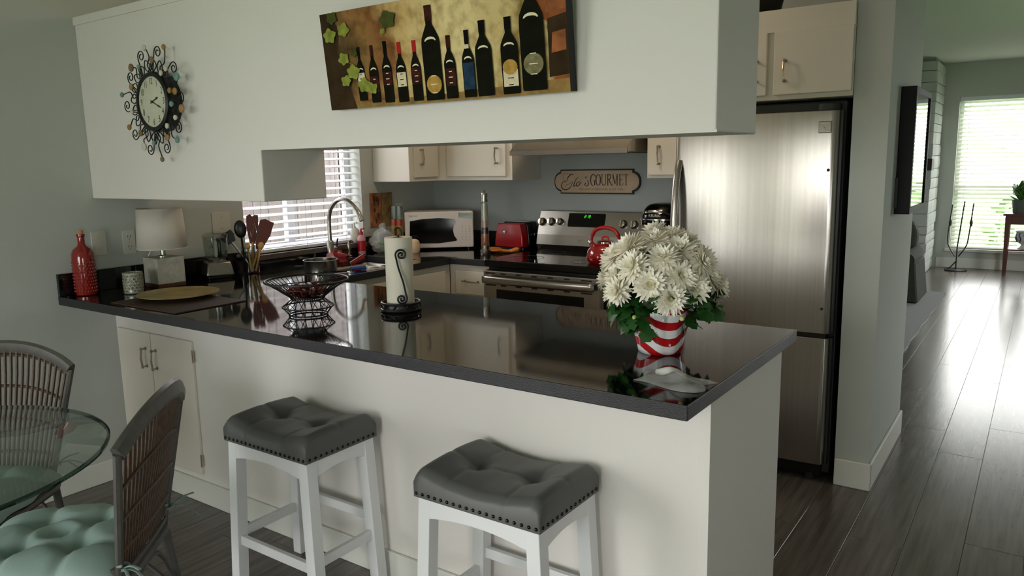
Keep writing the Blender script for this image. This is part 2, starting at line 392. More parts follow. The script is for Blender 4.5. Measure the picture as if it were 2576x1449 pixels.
mx = N.new('ShaderNodeMix'); mx.data_type = 'RGBA'; mx.blend_type = 'MULTIPLY'; mx.inputs[0].default_value = .6; nt.links.new(r.outputs['Color'], mx.inputs[6]); nt.links.new(r2.outputs['Color'], mx.inputs[7])
nt.links.new(mx.outputs[2], N['Principled BSDF'].inputs['Base Color'])
mat('print_bottle', (20, 21, 11), .5, noise=(30, .35)); mat('print_black', (16, 13, 10), .5); mat('print_brown', (62, 30, 22), .5, noise=(40, .5)); mat('print_red', (176, 40, 32), .5)
mat('print_cream', (222, 208, 176), .5, noise=(60, .12)); mat('print_gold', (186, 146, 72), .5, noise=(50, .25)); mat('print_silver', (128, 122, 88), .5, noise=(70, .3)); mat('print_blue', (40, 62, 82), .5, noise=(40, .4))
mat('print_glint', (236, 226, 196), .5); mat('print_leaf', (136, 144, 62), .5, noise=(40, .35)); mat('print_leaf_dark', (72, 78, 36), .5, noise=(40, .3)); mat('print_ledge', (150, 120, 70), .5, noise=(30, .35)); mat('print_brick', (150, 92, 56), .5, noise=(24, .4)); mat('print_shadow', (58, 44, 28), .5, noise=(18, .4))
mat('canvas_edge', (24, 20, 24), .6)
for k_, m_ in MATS.items():
    if k_.startswith('print_'): m_.node_tree.nodes['Principled BSDF'].inputs['Roughness'].default_value = .85; m_.node_tree.nodes['Principled BSDF'].inputs['Specular IOR Level'].default_value = .1
# ================================================================== THE SETTING
CT = .914            # worktop height
def struct(o, label, cat): return tag(o, label, cat, kind='structure')
def cellmask(us, vs, holes):
    def keep(i, j):
        u = (us[i] + us[i+1]) / 2; v = (vs[j] + vs[j+1]) / 2
        return not any(a < u < b and c < v < d for a, b, c, d in holes)
    return keep
def wall(name, label, us, vs, holes, w0, w1, ax, m='wall_paint'):
    us = sorted(set(us + [h[0] for h in holes] + [h[1] for h in holes])); vs = sorted(set(vs + [h[2] for h in holes] + [h[3] for h in holes]))
    return struct(MB().cells(us, vs, cellmask(us, vs, holes), w0, w1, ax).build(name, m), label, 'wall')
wall('wall_left', 'long grey-green wall with kitchen window and patio door', [YR-.16, YF+.16], [0, ZC], [KW['y']+KW['z'], PD['y']+PD['z']], -.16, 0, 'yzx')
wall('wall_rear', 'grey-green wall of the dining end with a wide window', [0, XR], [0, ZC], [RW['x']+RW['z']], YR-.16, YR, 'xzy')
wall('wall_right', 'plain grey-green wall along the hallway side', [YR-.16, YF+.16], [0, ZC], [EW['y']+EW['z'], E2['y']+E2['z']], XR, XR+.16, 'yzx')
wall('wall_far', 'grey-green living room wall around the tall blinds window', [0, XR], [0, ZC], [LW['x']+LW['z']], YF, YF+.16, 'xzy')
wall('wall_back', 'grey kitchen wall behind the stove and hanging sign', [0, 2.88], [0, ZC], [], 2.58, 2.80, 'xzy', 'kitchen_wall_paint')
wall('wall_divider', 'grey wall end beside the refrigerator where the hallway begins', [2.88, 3.02], [0, ZC], [], 1.93, 2.80, 'xzy')
struct(MB().box(-.16, XR+.16, YR-.16, YF+.16, ZC, ZC+.12).build('ceiling', 'ceiling_paint'), 'flat pale grey ceiling over kitchen and living room', 'ceiling')
# floor slab and planks
fl = struct(MB().box(-.16, XR+.16, YR-.16, YF+.16, -.14, -.004).build('floor', 'floor_plank'), 'grey-brown wood plank floor running into the living room', 'floor')
PW, PL = .19, 1.5
pm = {}
def plank(w, l):
    k = (round(w, 3), round(l, 3))
    if k not in pm:
        g = .0005; c = .0012; a, b = w/2 - g, l/2 - g
        vs = [(-a,-b,-.005),(a,-b,-.005),(a,b,-.005),(-a,b,-.005),(-a,-b,-.0015),(a,-b,-.0015),(a,b,-.0015),(-a,b,-.0015),(-a+c,-b+c,0),(a-c,-b+c,0),(a-c,b-c,0),(-a+c,b-c,0)]
        fs = [(8,9,10,11)] + [(i, (i+1)%4, 4+(i+1)%4, 4+i) for i in range(4)] + [(4+i, 4+(i+1)%4, 8+(i+1)%4, 8+i) for i in range(4)]
        pm[k] = MB().add(vs, fs).mesh('plank', 'floor_plank')
    return pm[k]
rp = random.Random(3); cnt = 0
for i in range(24):
    x0 = i * PW; off = rp.uniform(0, PL); xm = x0 + PW/2
    ya, yb = (-1.3, 2.58) if xm < 2.6 else (-.6, YF)
    y = ya - off
    while y < yb:
        a, b = max(y, ya), min(y + PL, yb); y += PL
        if b - a < .05: continue
        if xm < 2.85 and a > .9 and b < 1.9 and xm > 0 and xm < .66: continue
        if xm < 2.6 and b <= .25 and False: continue
        place(plank(PW, b - a), 'plank', fl, T(xm, (a+b)/2, 0)); cnt += 1
# ---- baseboards and trims
def bb(name, label, x0, x1, y0, y1, h=.105, p=None):
    o = MB().box(x0, x1, y0, y1, 0, h).build(name, 'trim_paint', bevel=.004); return struct(o, label, 'baseboard')
bb('baseboard_left', 'white baseboard along the grey left wall', 0, .014, -2.2, .235)
bb('baseboard_divider', 'white baseboard along the hallway side of the wall end', 3.02, 3.034, 1.916, 2.80, .125)
bb('baseboard_divider_front', 'white baseboard across the front of the wall end', 2.882, 3.034, 1.914, 1.93, .125)
bb('baseboard_far', 'white baseboard under the living room window', 2.43, XR, YF-.016, YF, .13)
# ---- soffit between kitchen and dining side
SX, SY0, SY1, SZ, SZL, SXL, SZT = 2.925, .2, .498, 1.526, 1.339, 1.232, 2.13
so = MB(); so.cells([0, SXL, SX], [SZL, SZ, SZT], lambda i, j: not (i == 1 and j == 0), SY0, SY1, 'xzy')
so = struct(so.build('wall_soffit', 'white_paint', bevel=.004), 'white hanging soffit carrying the clock and the wine picture', 'soffit')
MB().box(-.0, SX+.004, SY0-.007, SY0, SZT-.035, SZT).build('top_trim', 'white_paint', so, bevel=.002)
MB().box(SXL, SX+.003, SY0-.004, SY0, SZ-.001, SZ+.006).build('bottom_trim', 'white_paint', so)
# ---- windows
def window_frame(name, label, ax, u, v, w0, w1, fr=.05, mull=(), rail=()):
    """ax 'y': in the left wall (u along y); ax 'x': in the far or rear wall (u along x)"""
    axs = 'yzx' if ax == 'y' else 'xzy'
    us = [u[0], u[0]+fr] + [q for m_ in mull for q in (m_-.025, m_+.025)] + [u[1]-fr, u[1]]; vs = [v[0], v[0]+fr] + [q for m_ in rail for q in (m_-.022, m_+.022)] + [v[1]-fr, v[1]]
    def keep(i, j):
        return i in (0, len(us)-2) or j in (0, len(vs)-2) or any(abs((us[i]+us[i+1])/2 - m_) < .01 for m_ in mull) or any(abs((vs[j]+vs[j+1])/2 - m_) < .01 for m_ in rail)
    root = struct(thing(name, label, 'window'), label, 'window')
    MB().cells(us, vs, keep, w0, w1, axs).build('window_frame', 'window_vinyl', root, bevel=.003)
    wm = (w0 + w1) / 2; b = MB()
    cu = [u[0]+fr] + list(mull) + [u[1]-fr]; cv = [v[0]+fr] + list(rail) + [v[1]-fr]
    for i in range(len(cu)-1):
        for j in range(len(cv)-1):
            b = MB()
            if ax == 'y': b.add([(wm, cu[i], cv[j]), (wm, cu[i+1], cv[j]), (wm, cu[i+1], cv[j+1]), (wm, cu[i], cv[j+1])], [(0, 1, 2, 3)])
            else: b.add([(cu[i], wm, cv[j]), (cu[i+1], wm, cv[j]), (cu[i+1], wm, cv[j+1]), (cu[i], wm, cv[j+1])], [(0, 1, 2, 3)])
            b.build('pane', 'pane', root)
    return root
w1_ = window_frame('window_1', 'white kitchen window above the sink', 'y', KW['y'], KW['z'], -.14, -.10, .045, mull=(1.39,))
MB().box(-.10, .03, KW['y'][0]-.0, KW['y'][1]+.0, .955, .985).build('window_sill', 'sill_stone', w1_, bevel=.003)
w2_ = window_frame('window_2', 'tall bright living room window', 'x', LW['x'], LW['z'], YF+.09, YF+.13, .05, rail=(1.05,))
MB().box(LW['x'][0]-.05, LW['x'][1]+.05, YF-.03, YF+.09, LW['z'][0]-.035, LW['z'][0]).build('window_sill', 'trim_paint', w2_, bevel=.004)
window_frame('window_3', 'white framed rear dining window', 'x', RW['x'], RW['z'], YR-.13, YR-.09, .05, mull=(2.05,))
window_frame('added_window_5', 'unseen white framed window added to light the living room', 'y', E2['y'], E2['z'], XR+.09, XR+.13, .05)
window_frame('added_window_4', 'unseen white framed window added to brighten the left wall', 'y', EW['y'], EW['z'], XR+.09, XR+.13, .05)
window_frame('door_1', 'white framed sliding glass patio door', 'y', PD['y'], PD['z'], -.13, -.09, .07, mull=(-3.4,))
# curtain panels at the corner behind the camera
def curtain(name, label, x0, x1, y0, y1, along, m_='curtain'):
    def f(u, v):
        a = math.sin(u * 2 * PI * 6) * .028
        return (x0 + .06 + a, y0 + (y1 - y0) * u, .03 + 2.2 * v) if along == 'y' else (x0 + (x1 - x0) * u, y0 + .06 + a, .03 + 2.2 * v)
    o = MB().grid(f, 72, 1).build(name, m_); s = o.modifiers.new('thick', 'SOLIDIFY'); s.thickness = .004
    return tag(o, label, 'curtain')
curtain('curtain', 'beige curtain panel at the far side of the patio door', 0, 0, -4.95, -4.5, 'y')
curtain('curtain', 'beige curtain panel beside the rear window', .12, .60, YR, YR, 'x')
curtain('added_sheer_curtain', 'added white sheer curtain dimming one side of the rear window', .62, 1.55, YR, YR, 'x', 'sheer')  # unseen sheer, added to tone down the window's reflection in the refrigerator
# ---- blinds
def blind(name, label, ax, u, z0, z1, w, pitch, width, tilt, strings, mname='blind_white', mat2='slat'):
    root = thing(name, label, 'blinds'); L = u[1] - u[0]
    me = MB().shell(lambda a, b: (-L/2 + L*a, width*(b-.5), .0016 + .003*(1-(2*b-1)**2)), lambda a, b: (-L/2 + L*a, width*(b-.5), .003*(1-(2*b-1)**2)), 1, 4).mesh('slat', mat2)
    base = T(w, (u[0]+u[1])/2, 0) @ RZ(-PI/2) if ax == 'y' else T((u[0]+u[1])/2, w, 0)
    z = z0 + .03; n = 0
    while z < z1 - .05:
        place(me, 'slat', root, base @ T(0, 0, z) @ RX(tilt)); z += pitch
    h = MB().box(-L/2, L/2, -.028, .028, z1-.05, z1).build('headrail', mname, root, bevel=.003); h.matrix_basis = base
    h = MB().box(-L/2, L/2, -.024, .024, z0, z0+.016).build('bottom_rail', mname, root, bevel=.003); h.matrix_basis = base
    for s in strings:
        for dy in (-width/2 - .001, width/2 + .001):
            t = MB().box(-L/2+L*s-.0012, -L/2+L*s+.0012, dy-.0006, dy+.0006, z0+.01, z1-.02).build('ladder_cord', mname, root); t.matrix_basis = base
    return root, base, L
r_, b_, L_ = blind('window_blind', 'white horizontal slat blind in the kitchen window', 'y', (KW['y'][0]+.006, KW['y'][1]-.006), KW['z'][0]+.002, KW['z'][1], -.045, .0445, .05, -.26, (.14, .5, .86), mat2='blind_white')
t = MB().tube([(-L_/2+.10, -.034, 1.95), (-L_/2+.10, -.034, 1.15)], .0035, 6).build('tilt_wand', 'dark_plastic', r_); t.matrix_basis = b_ @ S(1, 1, 1)
blind('window_blind', 'cream backlit slat blind in the tall living room window', 'x', (LW['x'][0]+.008, LW['x'][1]-.008), LW['z'][0]+.003, LW['z'][1], YF+.045, .0525, .058, .62, (.06, .5, .94))
# ---- outside: side-yard fence, patio, lawn, hedges
struct(MB().box(-14, 16, -16, 22, -.5, -.16).build('ground_lawn', 'lawn'), 'green lawn around the house', 'lawn')
struct(MB().box(-3.6, -.16, -6.2, -.6, -.16, -.12).build('ground_patio', 'concrete'), 'pale concrete patio outside the glass door', 'patio')
fe = thing('side_yard_fence', 'weathered brown board fence outside the kitchen window', 'fence', (-1.5, 0, -.16))
me = MB().box(-.011, .011, -.068, .068, 0, 2.1).mesh('board', 'fence_wood')
for i in range(42): place(me, 'board', fe, T(rp.uniform(-.004, .004), -.9 + i * .142, 0))
for z in (.35, 1.7): MB().box(-.05, -.011, -.5, 4.5, z, z+.09).build('rail', 'fence_wood', fe)
def hedge(label, loc, size, n, seed):
    rr = random.Random(seed); b = MB()
    for _ in range(n):
        a, p = rr.uniform(0, 2*PI), math.acos(rr.uniform(-.2, 1)); q = rr.uniform(.55, 1)
        c = (size[0]*q*math.sin(p)*math.cos(a), size[1]*q*math.sin(p)*math.sin(a), size[2]*(.15 + .85*q*max(0, math.cos(p))))
        s_ = rr.uniform(.10, .2); M = T(*c) @ Matrix.Rotation(rr.uniform(0, 6), 4, Vector((rr.random()+.01, rr.random(), rr.random())))
        b.add([(-s_, 0, 0), (0, -s_*.5, .04), (s_, 0, 0), (0, s_*.5, .04)], [(0, 1, 2, 3)], 0, False, M)
    b.lathe([(size[0]*.3, 0), (size[0]*.55, size[2]*.4), (.02, size[2]*.8)], 10)
    return tag(b.build('garden_shrub', 'hedge_leaf', loc=loc), label, 'shrub')
hedge('broad green shrub across the patio', (-5.2, -3.0, -.16), (1.3, 1.6, 1.9), 380, 1)
hedge('tall green shrub at the patio corner', (-4.6, -5.9, -.16), (1.1, 1.1, 2.3), 300, 2)
hedge('low green shrub outside the rear window', (1.1, -8.2, -.16), (1.5, .9, 1.2), 300, 3)
hedge('green shrub outside the living room window', (4.3, 13.2, -.16), (1.6, 1.0, 1.3), 300, 4)
# ---- kitchen ceiling lamp (out of view above the soffit)
kl = thing('ceiling_lamp', 'round frosted ceiling lamp over the kitchen floor', 'ceiling lamp', (1.55, 1.45, ZC))
MB().lathe([(.17, 0), (.175, -.012), (.175, -.03), (.165, -.03)], 32).build('base_ring', 'nickel', kl)
MB().lathe([(.16, -.03), (.15, -.07), (.10, -.105), (.04, -.12), (0.0, -.122)], 32).build('lamp_glass', 'lamp_dome', kl)
lp = bpy.data.lights.new('lamp_bulb', 'POINT'); lp.energy = 11; lp.color = (1.0, .78, .56); lp.shadow_soft_size = .12
lo = bpy.data.objects.new('lamp_bulb', lp); COL.objects.link(lo); lo.location = (1.55, 1.45, ZC - .26)
# ================================================================== CABINETS AND WORKTOP
def bar_pull(parent, M, length=.096, r=.0045):
    """bow pull: two posts with knobs, a bar between; local frame: along z, stands off in -y"""
    b = MB(); h = length/2
    b.tube([(0, 0, -h), (0, -.022, -h)], r*.9, 8); b.tube([(0, 0, h), (0, -.022, h)], r*.9, 8)
    b.tube(spline([(0, -.022, -h-.007), (0, -.025, -h*.5), (0, -.028, 0), (0, -.025, h*.5), (0, -.022, h+.007)], 4), [r*1.3]+[r]*15+[r*1.3], 8)
    for z in (-h, h): b.ball((0, -.023, z), r*1.5, 8, 6); b.lathe([(r*1.7, 0), (r*1.7, .003)], 10, M=T(0, 0, z) @ RX(PI/2))
    o = b.build('handle', 'nickel', parent); o.matrix_basis = M; return o
def door_panel(parent, x0, x1, z0, z1, M, th=.019, handle=None, name='door', hinges=None):
    d = MB().box(x0, x1, -th, 0, z0, z1).build(name, 'cabinet_paint', parent, bevel=.003); d.matrix_basis = M
    if handle:
        hx, hz, vert, ln = handle
        bar_pull(d, T(hx, -th, hz) @ (Matrix.Identity(4) if vert else RY(PI/2)), ln)
    for hx, hz in hinges or []:
        h = MB().box(-.006, .006, -.004, .0, -.022, .022).tube([(0, -.004, -.028), (0, -.004, .028)], .004, 8).build('hinge', 'nickel', d); h.matrix_basis = T(hx, -th+.002, hz)
    return d
I4 = Matrix.Identity(4)
# ---- peninsula base
LP, OV, WPB, CH = 2.9106, .2453, .888, .876
pb = thing('peninsula_cabinet', 'white peninsula base with two small doors by the left wall', 'cabinet')
MB().box(.001, LP, OV, WPB, 0.0, CH).build('body', 'white_paint', pb, bevel=.002)
MB().box(.016, LP+.004, OV-.013, OV, 0, .105).build('base_board', 'trim_paint', pb, bevel=.004)
MB().box(LP, LP+.013, OV-.013, WPB-.12, 0, .105).build('base_board', 'trim_paint', pb, bevel=.004)
MB().box(LP-.028, LP+.003, OV-.003, OV, .105, CH).build('corner_strip', 'white_paint', pb, bevel=.001)
MF = T(0, OV, 0)
door_panel(pb, .030, .300, .135, .735, MF, .012, (.262, .62, True, .082))
door_panel(pb, .306, .625, .135, .735, MF, .012, (.345, .62, True, .082), hinges=[(.628, .67), (.628, .20)])
# inner (kitchen) side doors
MI = T(0, WPB, 0) @ RZ(PI)
for a, b in ((-2.88, -2.40), (-2.38, -1.90), (-1.88, -1.40), (-1.38, -.90)): door_panel(pb, a, b, .13, .84, MI, .018, (a+.06, .74, True, .09))
# ---- left run under the window
DX, DYB = .694, 1.905        # worktop front lines: left run (x) and back run (y)
sk = thing('sink_cabinet', 'cream sink cabinet under the kitchen window', 'cabinet')
MB().cells([.004, .055, .625, .66], [.889, 1.14, 1.84, 1.93], lambda i, j: not (i == 1 and j == 1), .10, CH, 'xyz').box(.05, .63, 1.1, 1.88, .10, .118).build('body', 'cabinet_paint', sk)
MB().box(.004, .60, .889, 1.93, 0, .10).build('toe_kick', 'cabinet_paint', sk)
MSK = T(.66, 0, 0) @ RZ(PI/2)
door_panel(sk, 1.02, 1.44, .13, .68, MSK, .018, (1.39, .60, True, .09)); door_panel(sk, 1.45, 1.87, .13, .68, MSK, .018, (1.50, .60, True, .09))
door_panel(sk, 1.02, 1.87, .70, .84, MSK, .018, name='drawer_front')
# ---- back run: drawer unit left of the stove, small unit right of it
dc = thing('drawer_cabinet', 'cream drawer cabinet between the sink corner and the stove', 'cabinet')
MB().box(.661, .965, 1.935, 2.575, .10, CH).build('body', 'cabinet_paint', dc); MB().box(.661, .965, 2.0, 2.575, 0, .10).build('toe_kick', 'cabinet_paint', dc)
MD = T(0, 1.935, 0)
door_panel(dc, .715, .955, .70, .84, MD, .018, (.835, .78, False, .096), name='drawer'); door_panel(dc, .715, .955, .13, .68, MD, .018, (.75, .60, True, .09))
rc = thing('narrow_base_cabinet', 'cream narrow base cabinet between the stove and the refrigerator', 'cabinet')
MB().box(1.745, 2.085, 1.935, 2.575, .10, CH).build('body', 'cabinet_paint', rc); MB().box(1.745, 2.085, 2.0, 2.575, 0, .10).build('toe_kick', 'cabinet_paint', rc)
door_panel(rc, 1.765, 2.07, .70, .84, MD, .018, (1.915, .78, False, .09), name='drawer'); door_panel(rc, 1.765, 2.07, .13, .68, MD, .018, (1.80, .60, True, .09))
# ---- worktop: peninsula, sink run and corner in one slab with a cut-out for the sink
ct = thing('countertop', 'black polished granite worktop wrapping the peninsula and sink side', 'countertop')
SKX, SKY = (.145, .565), (1.19, 1.76)
us = [.0015, SKX[0], SKX[1], DX, .967, 2.947]; vs = [0, .919, SKY[0], SKY[1], DYB, 2.58]
def keep(i, j):
    if j == 0: return True
    if i <= 2 and not (i == 1 and j == 2): return True
    return i == 3 and j == 4
b = MB().cells(us, vs, keep, CH, CT, 'xyz')
b.m = [0 if f_[0] == f_[0] and abs(sum(b.v[k][2] for k in f_)/4 - CT) < 1e-6 else 1 for f_ in b.f]
b.build('slab', ['granite', 'granite_edge'], ct, bevel=.0025)
MB().box(.001, .020, .002, KW['y'][0]-.0, CT, 1.014).build('backsplash', 'granite', ct, bevel=.002)
MB().box(.001, .020, KW['y'][0], KW['y'][1], CT, .955).build('backsplash', 'granite', ct)
MB().box(.001, .020, KW['y'][1], 2.579, CT, 1.014).build('backsplash', 'granite', ct, bevel=.002)
MB().box(.020, .967, 2.56, 2.579, CT, 1.014).build('backsplash', 'granite', ct, bevel=.002)
c2 = thing('countertop', 'short black granite worktop piece between stove and refrigerator', 'countertop')
b = MB().box(1.742, 2.09, DYB, 2.579, CH, CT); b.m = [1, 0, 1, 1, 1, 1]; b.build('slab', ['granite', 'granite_edge'], c2, bevel=.0025)
MB().box(1.742, 2.09, 2.56, 2.579, CT, 1.014).build('backsplash', 'granite', c2, bevel=.002)
# ---- sink bowl
si = thing('sink', 'stainless steel undermount sink bowl set in the granite', 'sink', (.355, 1.475, 0))
prof = [(.212, .287, .0, CH-.001), (.205, .28, .012, CH-.03), (.20, .275, .03, CH-.13), (.175, .25, .05, CH-.165)]
b = MB(); n = 24; rings = []
for hw, hl, dr, z in prof: rings.append([(x, y, z) for x, y in rrect(hw*2, hl*2, .06 + dr*.3, 5)])
vs_ = [p for r in rings for p in r]; n = len(rings[0])
b.add(vs_, [(i*n+k, (i+1)*n+k, (i+1)*n+(k+1) % n, i*n+(k+1) % n) for i in range(3) for k in range(n)] + [tuple(3*n+k for k in range(n))], 0, True)
o = b.build('bowl', 'steel', si); s_ = o.modifiers.new('thick', 'SOLIDIFY'); s_.thickness = .002; s_.offset = 1
MB().lathe([(.045, 0), (.045, .004), (.03, .004), (.028, -.002), (0, -.002)], 20, (0, 0, CH-.166)).build('drain', 'chrome', si)
# ---- wall cabinets
def handle_at(d, x, z, th=.019, ln=.09): bar_pull(d, T(x, -th, z), ln)
UB, UT, UD = 1.36, 2.10, .315
lu = thing('wall_cabinet', 'cream wall cabinet in the corner beside the kitchen window', 'cabinet')
MB().box(.002, UD, 1.985, 2.578, UB, UT).build('body', 'cabinet_paint', lu, bevel=.002)
ML = T(UD, 0, 0) @ RZ(PI/2)
door_panel(lu, 2.02, 2.245, UB+.025, UT-.05, ML, .018, (2.075, 1.51, True, .09))
bu = thing('wall_cabinet', 'cream wall cabinet above the microwave corner', 'cabinet')
MB().box(UD+.001, .90, 2.265, 2.578, UB, UT).build('body', 'cabinet_paint', bu, bevel=.002)
MBK = T(0, 2.265, 0)
door_panel(bu, .40, .862, UB+.025, UT-.05, MBK, .018, (.80, 1.51, True, .09))
hc = thing('wall_cabinet', 'cream short wall cabinet above the range hood', 'cabinet')
MB().box(.905, 1.785, 2.265, 2.578, 1.67, UT).build('body', 'cabinet_paint', hc, bevel=.002)
door_panel(hc, .93, 1.34, 1.69, UT-.05, MBK, .018, (1.30, 1.78, True, .09)); door_panel(hc, 1.35, 1.76, 1.69, UT-.05, MBK, .018, (1.39, 1.78, True, .09))
nu = thing('wall_cabinet', 'cream narrow wall cabinet between the hood and refrigerator', 'cabinet')
MB().box(1.79, 2.085, 2.265, 2.578, UB+.008, UT).build('body', 'cabinet_paint', nu, bevel=.002)
door_panel(nu, 1.803, 2.07, UB+.025, UT-.05, MBK, .018, (1.868, 1.49, True, .09))
fc = thing('wall_cabinet', 'cream deep cabinet above the refrigerator', 'cabinet')
MB().box(2.09, 2.878, 1.92, 2.578, 1.715, 2.095).build('body', 'cabinet_paint', fc, bevel=.002)
MFC = T(0, 1.92, 0)
door_panel(fc, 2.11, 2.523, 1.735, 2.0, MFC, .018, (2.48, 1.84, True, .085)); door_panel(fc, 2.553, 2.876, 1.735, 2.0, MFC, .018, (2.602, 1.835, True, .085))
MB().box(2.09, 2.878, 1.908, 1.92, 2.0, 2.095).build('fascia', 'cabinet_paint', fc, bevel=.002)
# dark basket standing on that cabinet
bk = thing('storage_basket', 'dark woven basket on top of the cabinet over the refrigerator', 'basket', (2.40, 2.12, 2.0955))
MB().lathe([(.10, 0), (.14, .16), (.145, .16), (.14, .15), (.097, .006), (0, .006)], 24).build('body', 'basket_dark', bk)
MB().tube([(.145*math.cos(a*PI/8), .145*math.sin(a*PI/8), .16) for a in range(16)], .008, 6, True).build('rim', 'basket_dark', bk)

# ================================================================== APPLIANCES
# ---- refrigerator
FX0, FX1, FY = 2.10, 2.842, 1.88
rf = thing('refrigerator', 'tall stainless steel bottom-freezer refrigerator by the wall end', 'refrigerator')
MB().box(FX0+.012, FX1+.01, 1.955, 2.56, .03, 1.70).build('body', 'fridge_side', rf, bevel=.006)
def fridge_door(z0, z1, name):
    cx, hw = (FX0+FX1)/2, (FX1-FX0)/2
    def xs(u): return cx + hw*(2*u-1)
    def yf(u): t = 2*u-1; return FY + .013*t*t + (.03*max(0, (abs(t)-.955)/.045)**2)
    b = MB().shell(lambda u, v: (xs(u), yf(u), z0 + (z1-z0)*v), lambda u, v: (xs(u), 1.95, z0 + (z1-z0)*v), 40, 1)
    return b.build(name, 'steel_door', rf, angle=60, bevel=.003)
dt = fridge_door(.692, 1.658, 'door'); db = fridge_door(.085, .672, 'freezer_door')
MB().box(FX0+.03, FX1-.02, 1.90, 1.955, .672, .692).build('door_gap', 'black_plastic', rf)
MB().box(FX1-.004, FX1+.006, 1.915, 1.953, .085, .672).box(FX1-.004, FX1+.006, 1.915, 1.953, .692, 1.658).build('door_edge', 'fridge_side', rf)
MB().box(FX0+.03, FX1-.02, 1.925, 1.956, .02, .085).build('kick_grille', 'black_plastic', rf)
for x in (FX0+.06, FX1-.07): MB().lathe([(.022, 0), (.022, .03), (.012, .03), (.012, .05)], 12, (x, 1.94, 0)).build('foot', 'dark_plastic', rf)
MB().prism(rrect(.09, .075, .03, 5, FX1-.055, 1.945), 1.659, 1.688).build('hinge_cover', 'fridge_side', rf, bevel=.004)
hd = MB(); hx = FX0 + .03
hd.tube(spline([(hx, 1.895, .745), (hx, 1.872, .80), (hx, 1.845, .90), (hx, 1.832, 1.02), (hx, 1.832, 1.16), (hx, 1.845, 1.30), (hx, 1.868, 1.40), (hx, 1.892, 1.458)], 5), .017, 10, flat=.75, up=(0, 1, 0)).build('handle', 'steel', dt)
bd = MB().box(2.757, 2.809, FY-.0005, FY+.02, 1.563, 1.613).build('badge', 'steel_dull', dt, bevel=.003)
lg = MB(); MBd = T(2.783, FY-.001, 1.588) @ WALLY
ribbon(lg, spline([(-.02, .003), (-.008, .006), (.004, -.004), (.02, -.006)]), .004, MBd); ribbon(lg, spline([(-.02, -.008), (-.004, -.002), (.008, -.012), (.02, -.014)]), .004, MBd); ribbon(lg, [(-.014, .016), (.016, .014)], .003, MBd)
lg.build('badge_mark', 'chrome', bd)
for z in (1.408, .805): MB().lathe([(.0065, 0), (.0065, .004), (.0, .006)], 12, M=T(2.803, FY+.012, z) @ RX(PI/2)).build('screw_cap', 'dark_plastic', dt)
# ---- stove
st = thing('stove', 'stainless electric range with black glass cooktop against the back wall', 'stove')
SX0, SX1, SF = .978, 1.735, 1.835
MB().box(SX0, SX1, 1.90, 2.575, .02, .895).build('body', 'black_plastic', st, bevel=.003)
MB().prism([(SX0-.004, 1.865), (SX0+.01, 1.845), (SX1-.01, 1.845), (SX1+.004, 1.865), (SX1+.004, 2.50), (SX0-.004, 2.50)], .885, .926).build('cooktop', 'black_glass', st, bevel=.006)
for x, y, r_ in ((1.16, 2.02, .10), (1.55, 2.02, .085), (1.16, 2.30, .08), (1.55, 2.30, .10)):
    MB().lathe([(r_, 0), (r_, .0004), (r_-.003, .0004), (r_-.003, 0)], 32, (x, y, .9262), cap=False).build('burner_ring', 'fridge_side', st)
od = MB().box(SX0+.008, SX1-.008, SF, 1.90, .215, .868).build('oven_door', 'steel', st, bevel=.006)
MB().box(1.075, 1.640, SF-.002, SF+.004, .36, .765).build('oven_window', 'black_glass', od, bevel=.004)
MB().box(SX0+.02, SX1-.02, SF-.0015, SF+.004, .846, .860).build('vent_strip', 'steel_dull', od)
for i in range(7):
    x = 1.0 + i * .103
    MB().box(x+.005, x + (.07 if i in (0, 6) else .04), SF-.0025, SF+.003, .850, .857).build('vent_slot', 'black_plastic', od)
    MB().box(x+.005, x + (.07 if i in (0, 6) else .04), SF-.0025, SF+.003, .783, .790).build('vent_slot', 'black_plastic', od)
hb = MB(); ho = 0
hb.grid(lambda u, v: (1.00+.715*u, SF-.052 + .02*(2*u-1)**2 - .004*math.sin(PI*v), .800+.042*v), 24, 4)
o = hb.build('oven_handle', 'steel', od); s_ = o.modifiers.new('thick', 'SOLIDIFY'); s_.thickness = .012; s_.offset = -1
for x in (1.03, 1.68): MB().box(x-.014, x+.014, SF-.034, SF, .805, .838).build('handle_bracket', 'steel', od, bevel=.003)
MB().box(SX0+.008, SX1-.008, SF+.01, 1.90, .05, .205).build('storage_drawer', 'steel', st, bevel=.005)
# backguard with slanted face
bg = MB().prism([(2.43, .958), (2.442, 1.02), (2.49, 1.165), (2.575, 1.165), (2.575, .915), (2.45, .915)], 0, 1.0)
bg.v = [(SX0-.02 + z*(SX1-SX0+.0), x, y) for x, y, z in bg.v]
bg = bg.build('backguard', 'steel', st, bevel=.003)
sl = math.atan2(.048, .145); MG = lambda x, z: T(x, 2.442 + (z-1.02)*.331, z) @ RX(-sl)
for i, (x, z, r_) in enumerate(((.985, 1.095, .024), (1.052, 1.097, .024), (1.114, 1.099, .021), (1.546, 1.095, .024), (1.618, 1.094, .024))):
    k = MB().lathe([(r_, 0), (r_, .008), (r_*.82, .014), (r_*.82, .024), (0, .026)], 20, M=RX(PI/2)).build('knob', 'chrome', bg); k.matrix_basis = MG(x, z)
    g = MB().box(-.004, .004, -.034, -.024, -r_*.8, r_*.8).build('knob_grip', 'nickel', k, bevel=.002)
    rr_ = MB().lathe([(r_*1.08, 0), (r_*1.08, .004), (r_, .005)], 20, M=RX(PI/2)).build('knob_ring', 'black_plastic', k)
pn = MB().prism(rrect(.252, .085, .008), 0, .003, M=WALLY).build('control_panel', 'black_glass', bg); pn.matrix_basis = MG(1.297, 1.112)
dg = MB(); M_ = T(-.015, -.0035, .014) @ WALLY
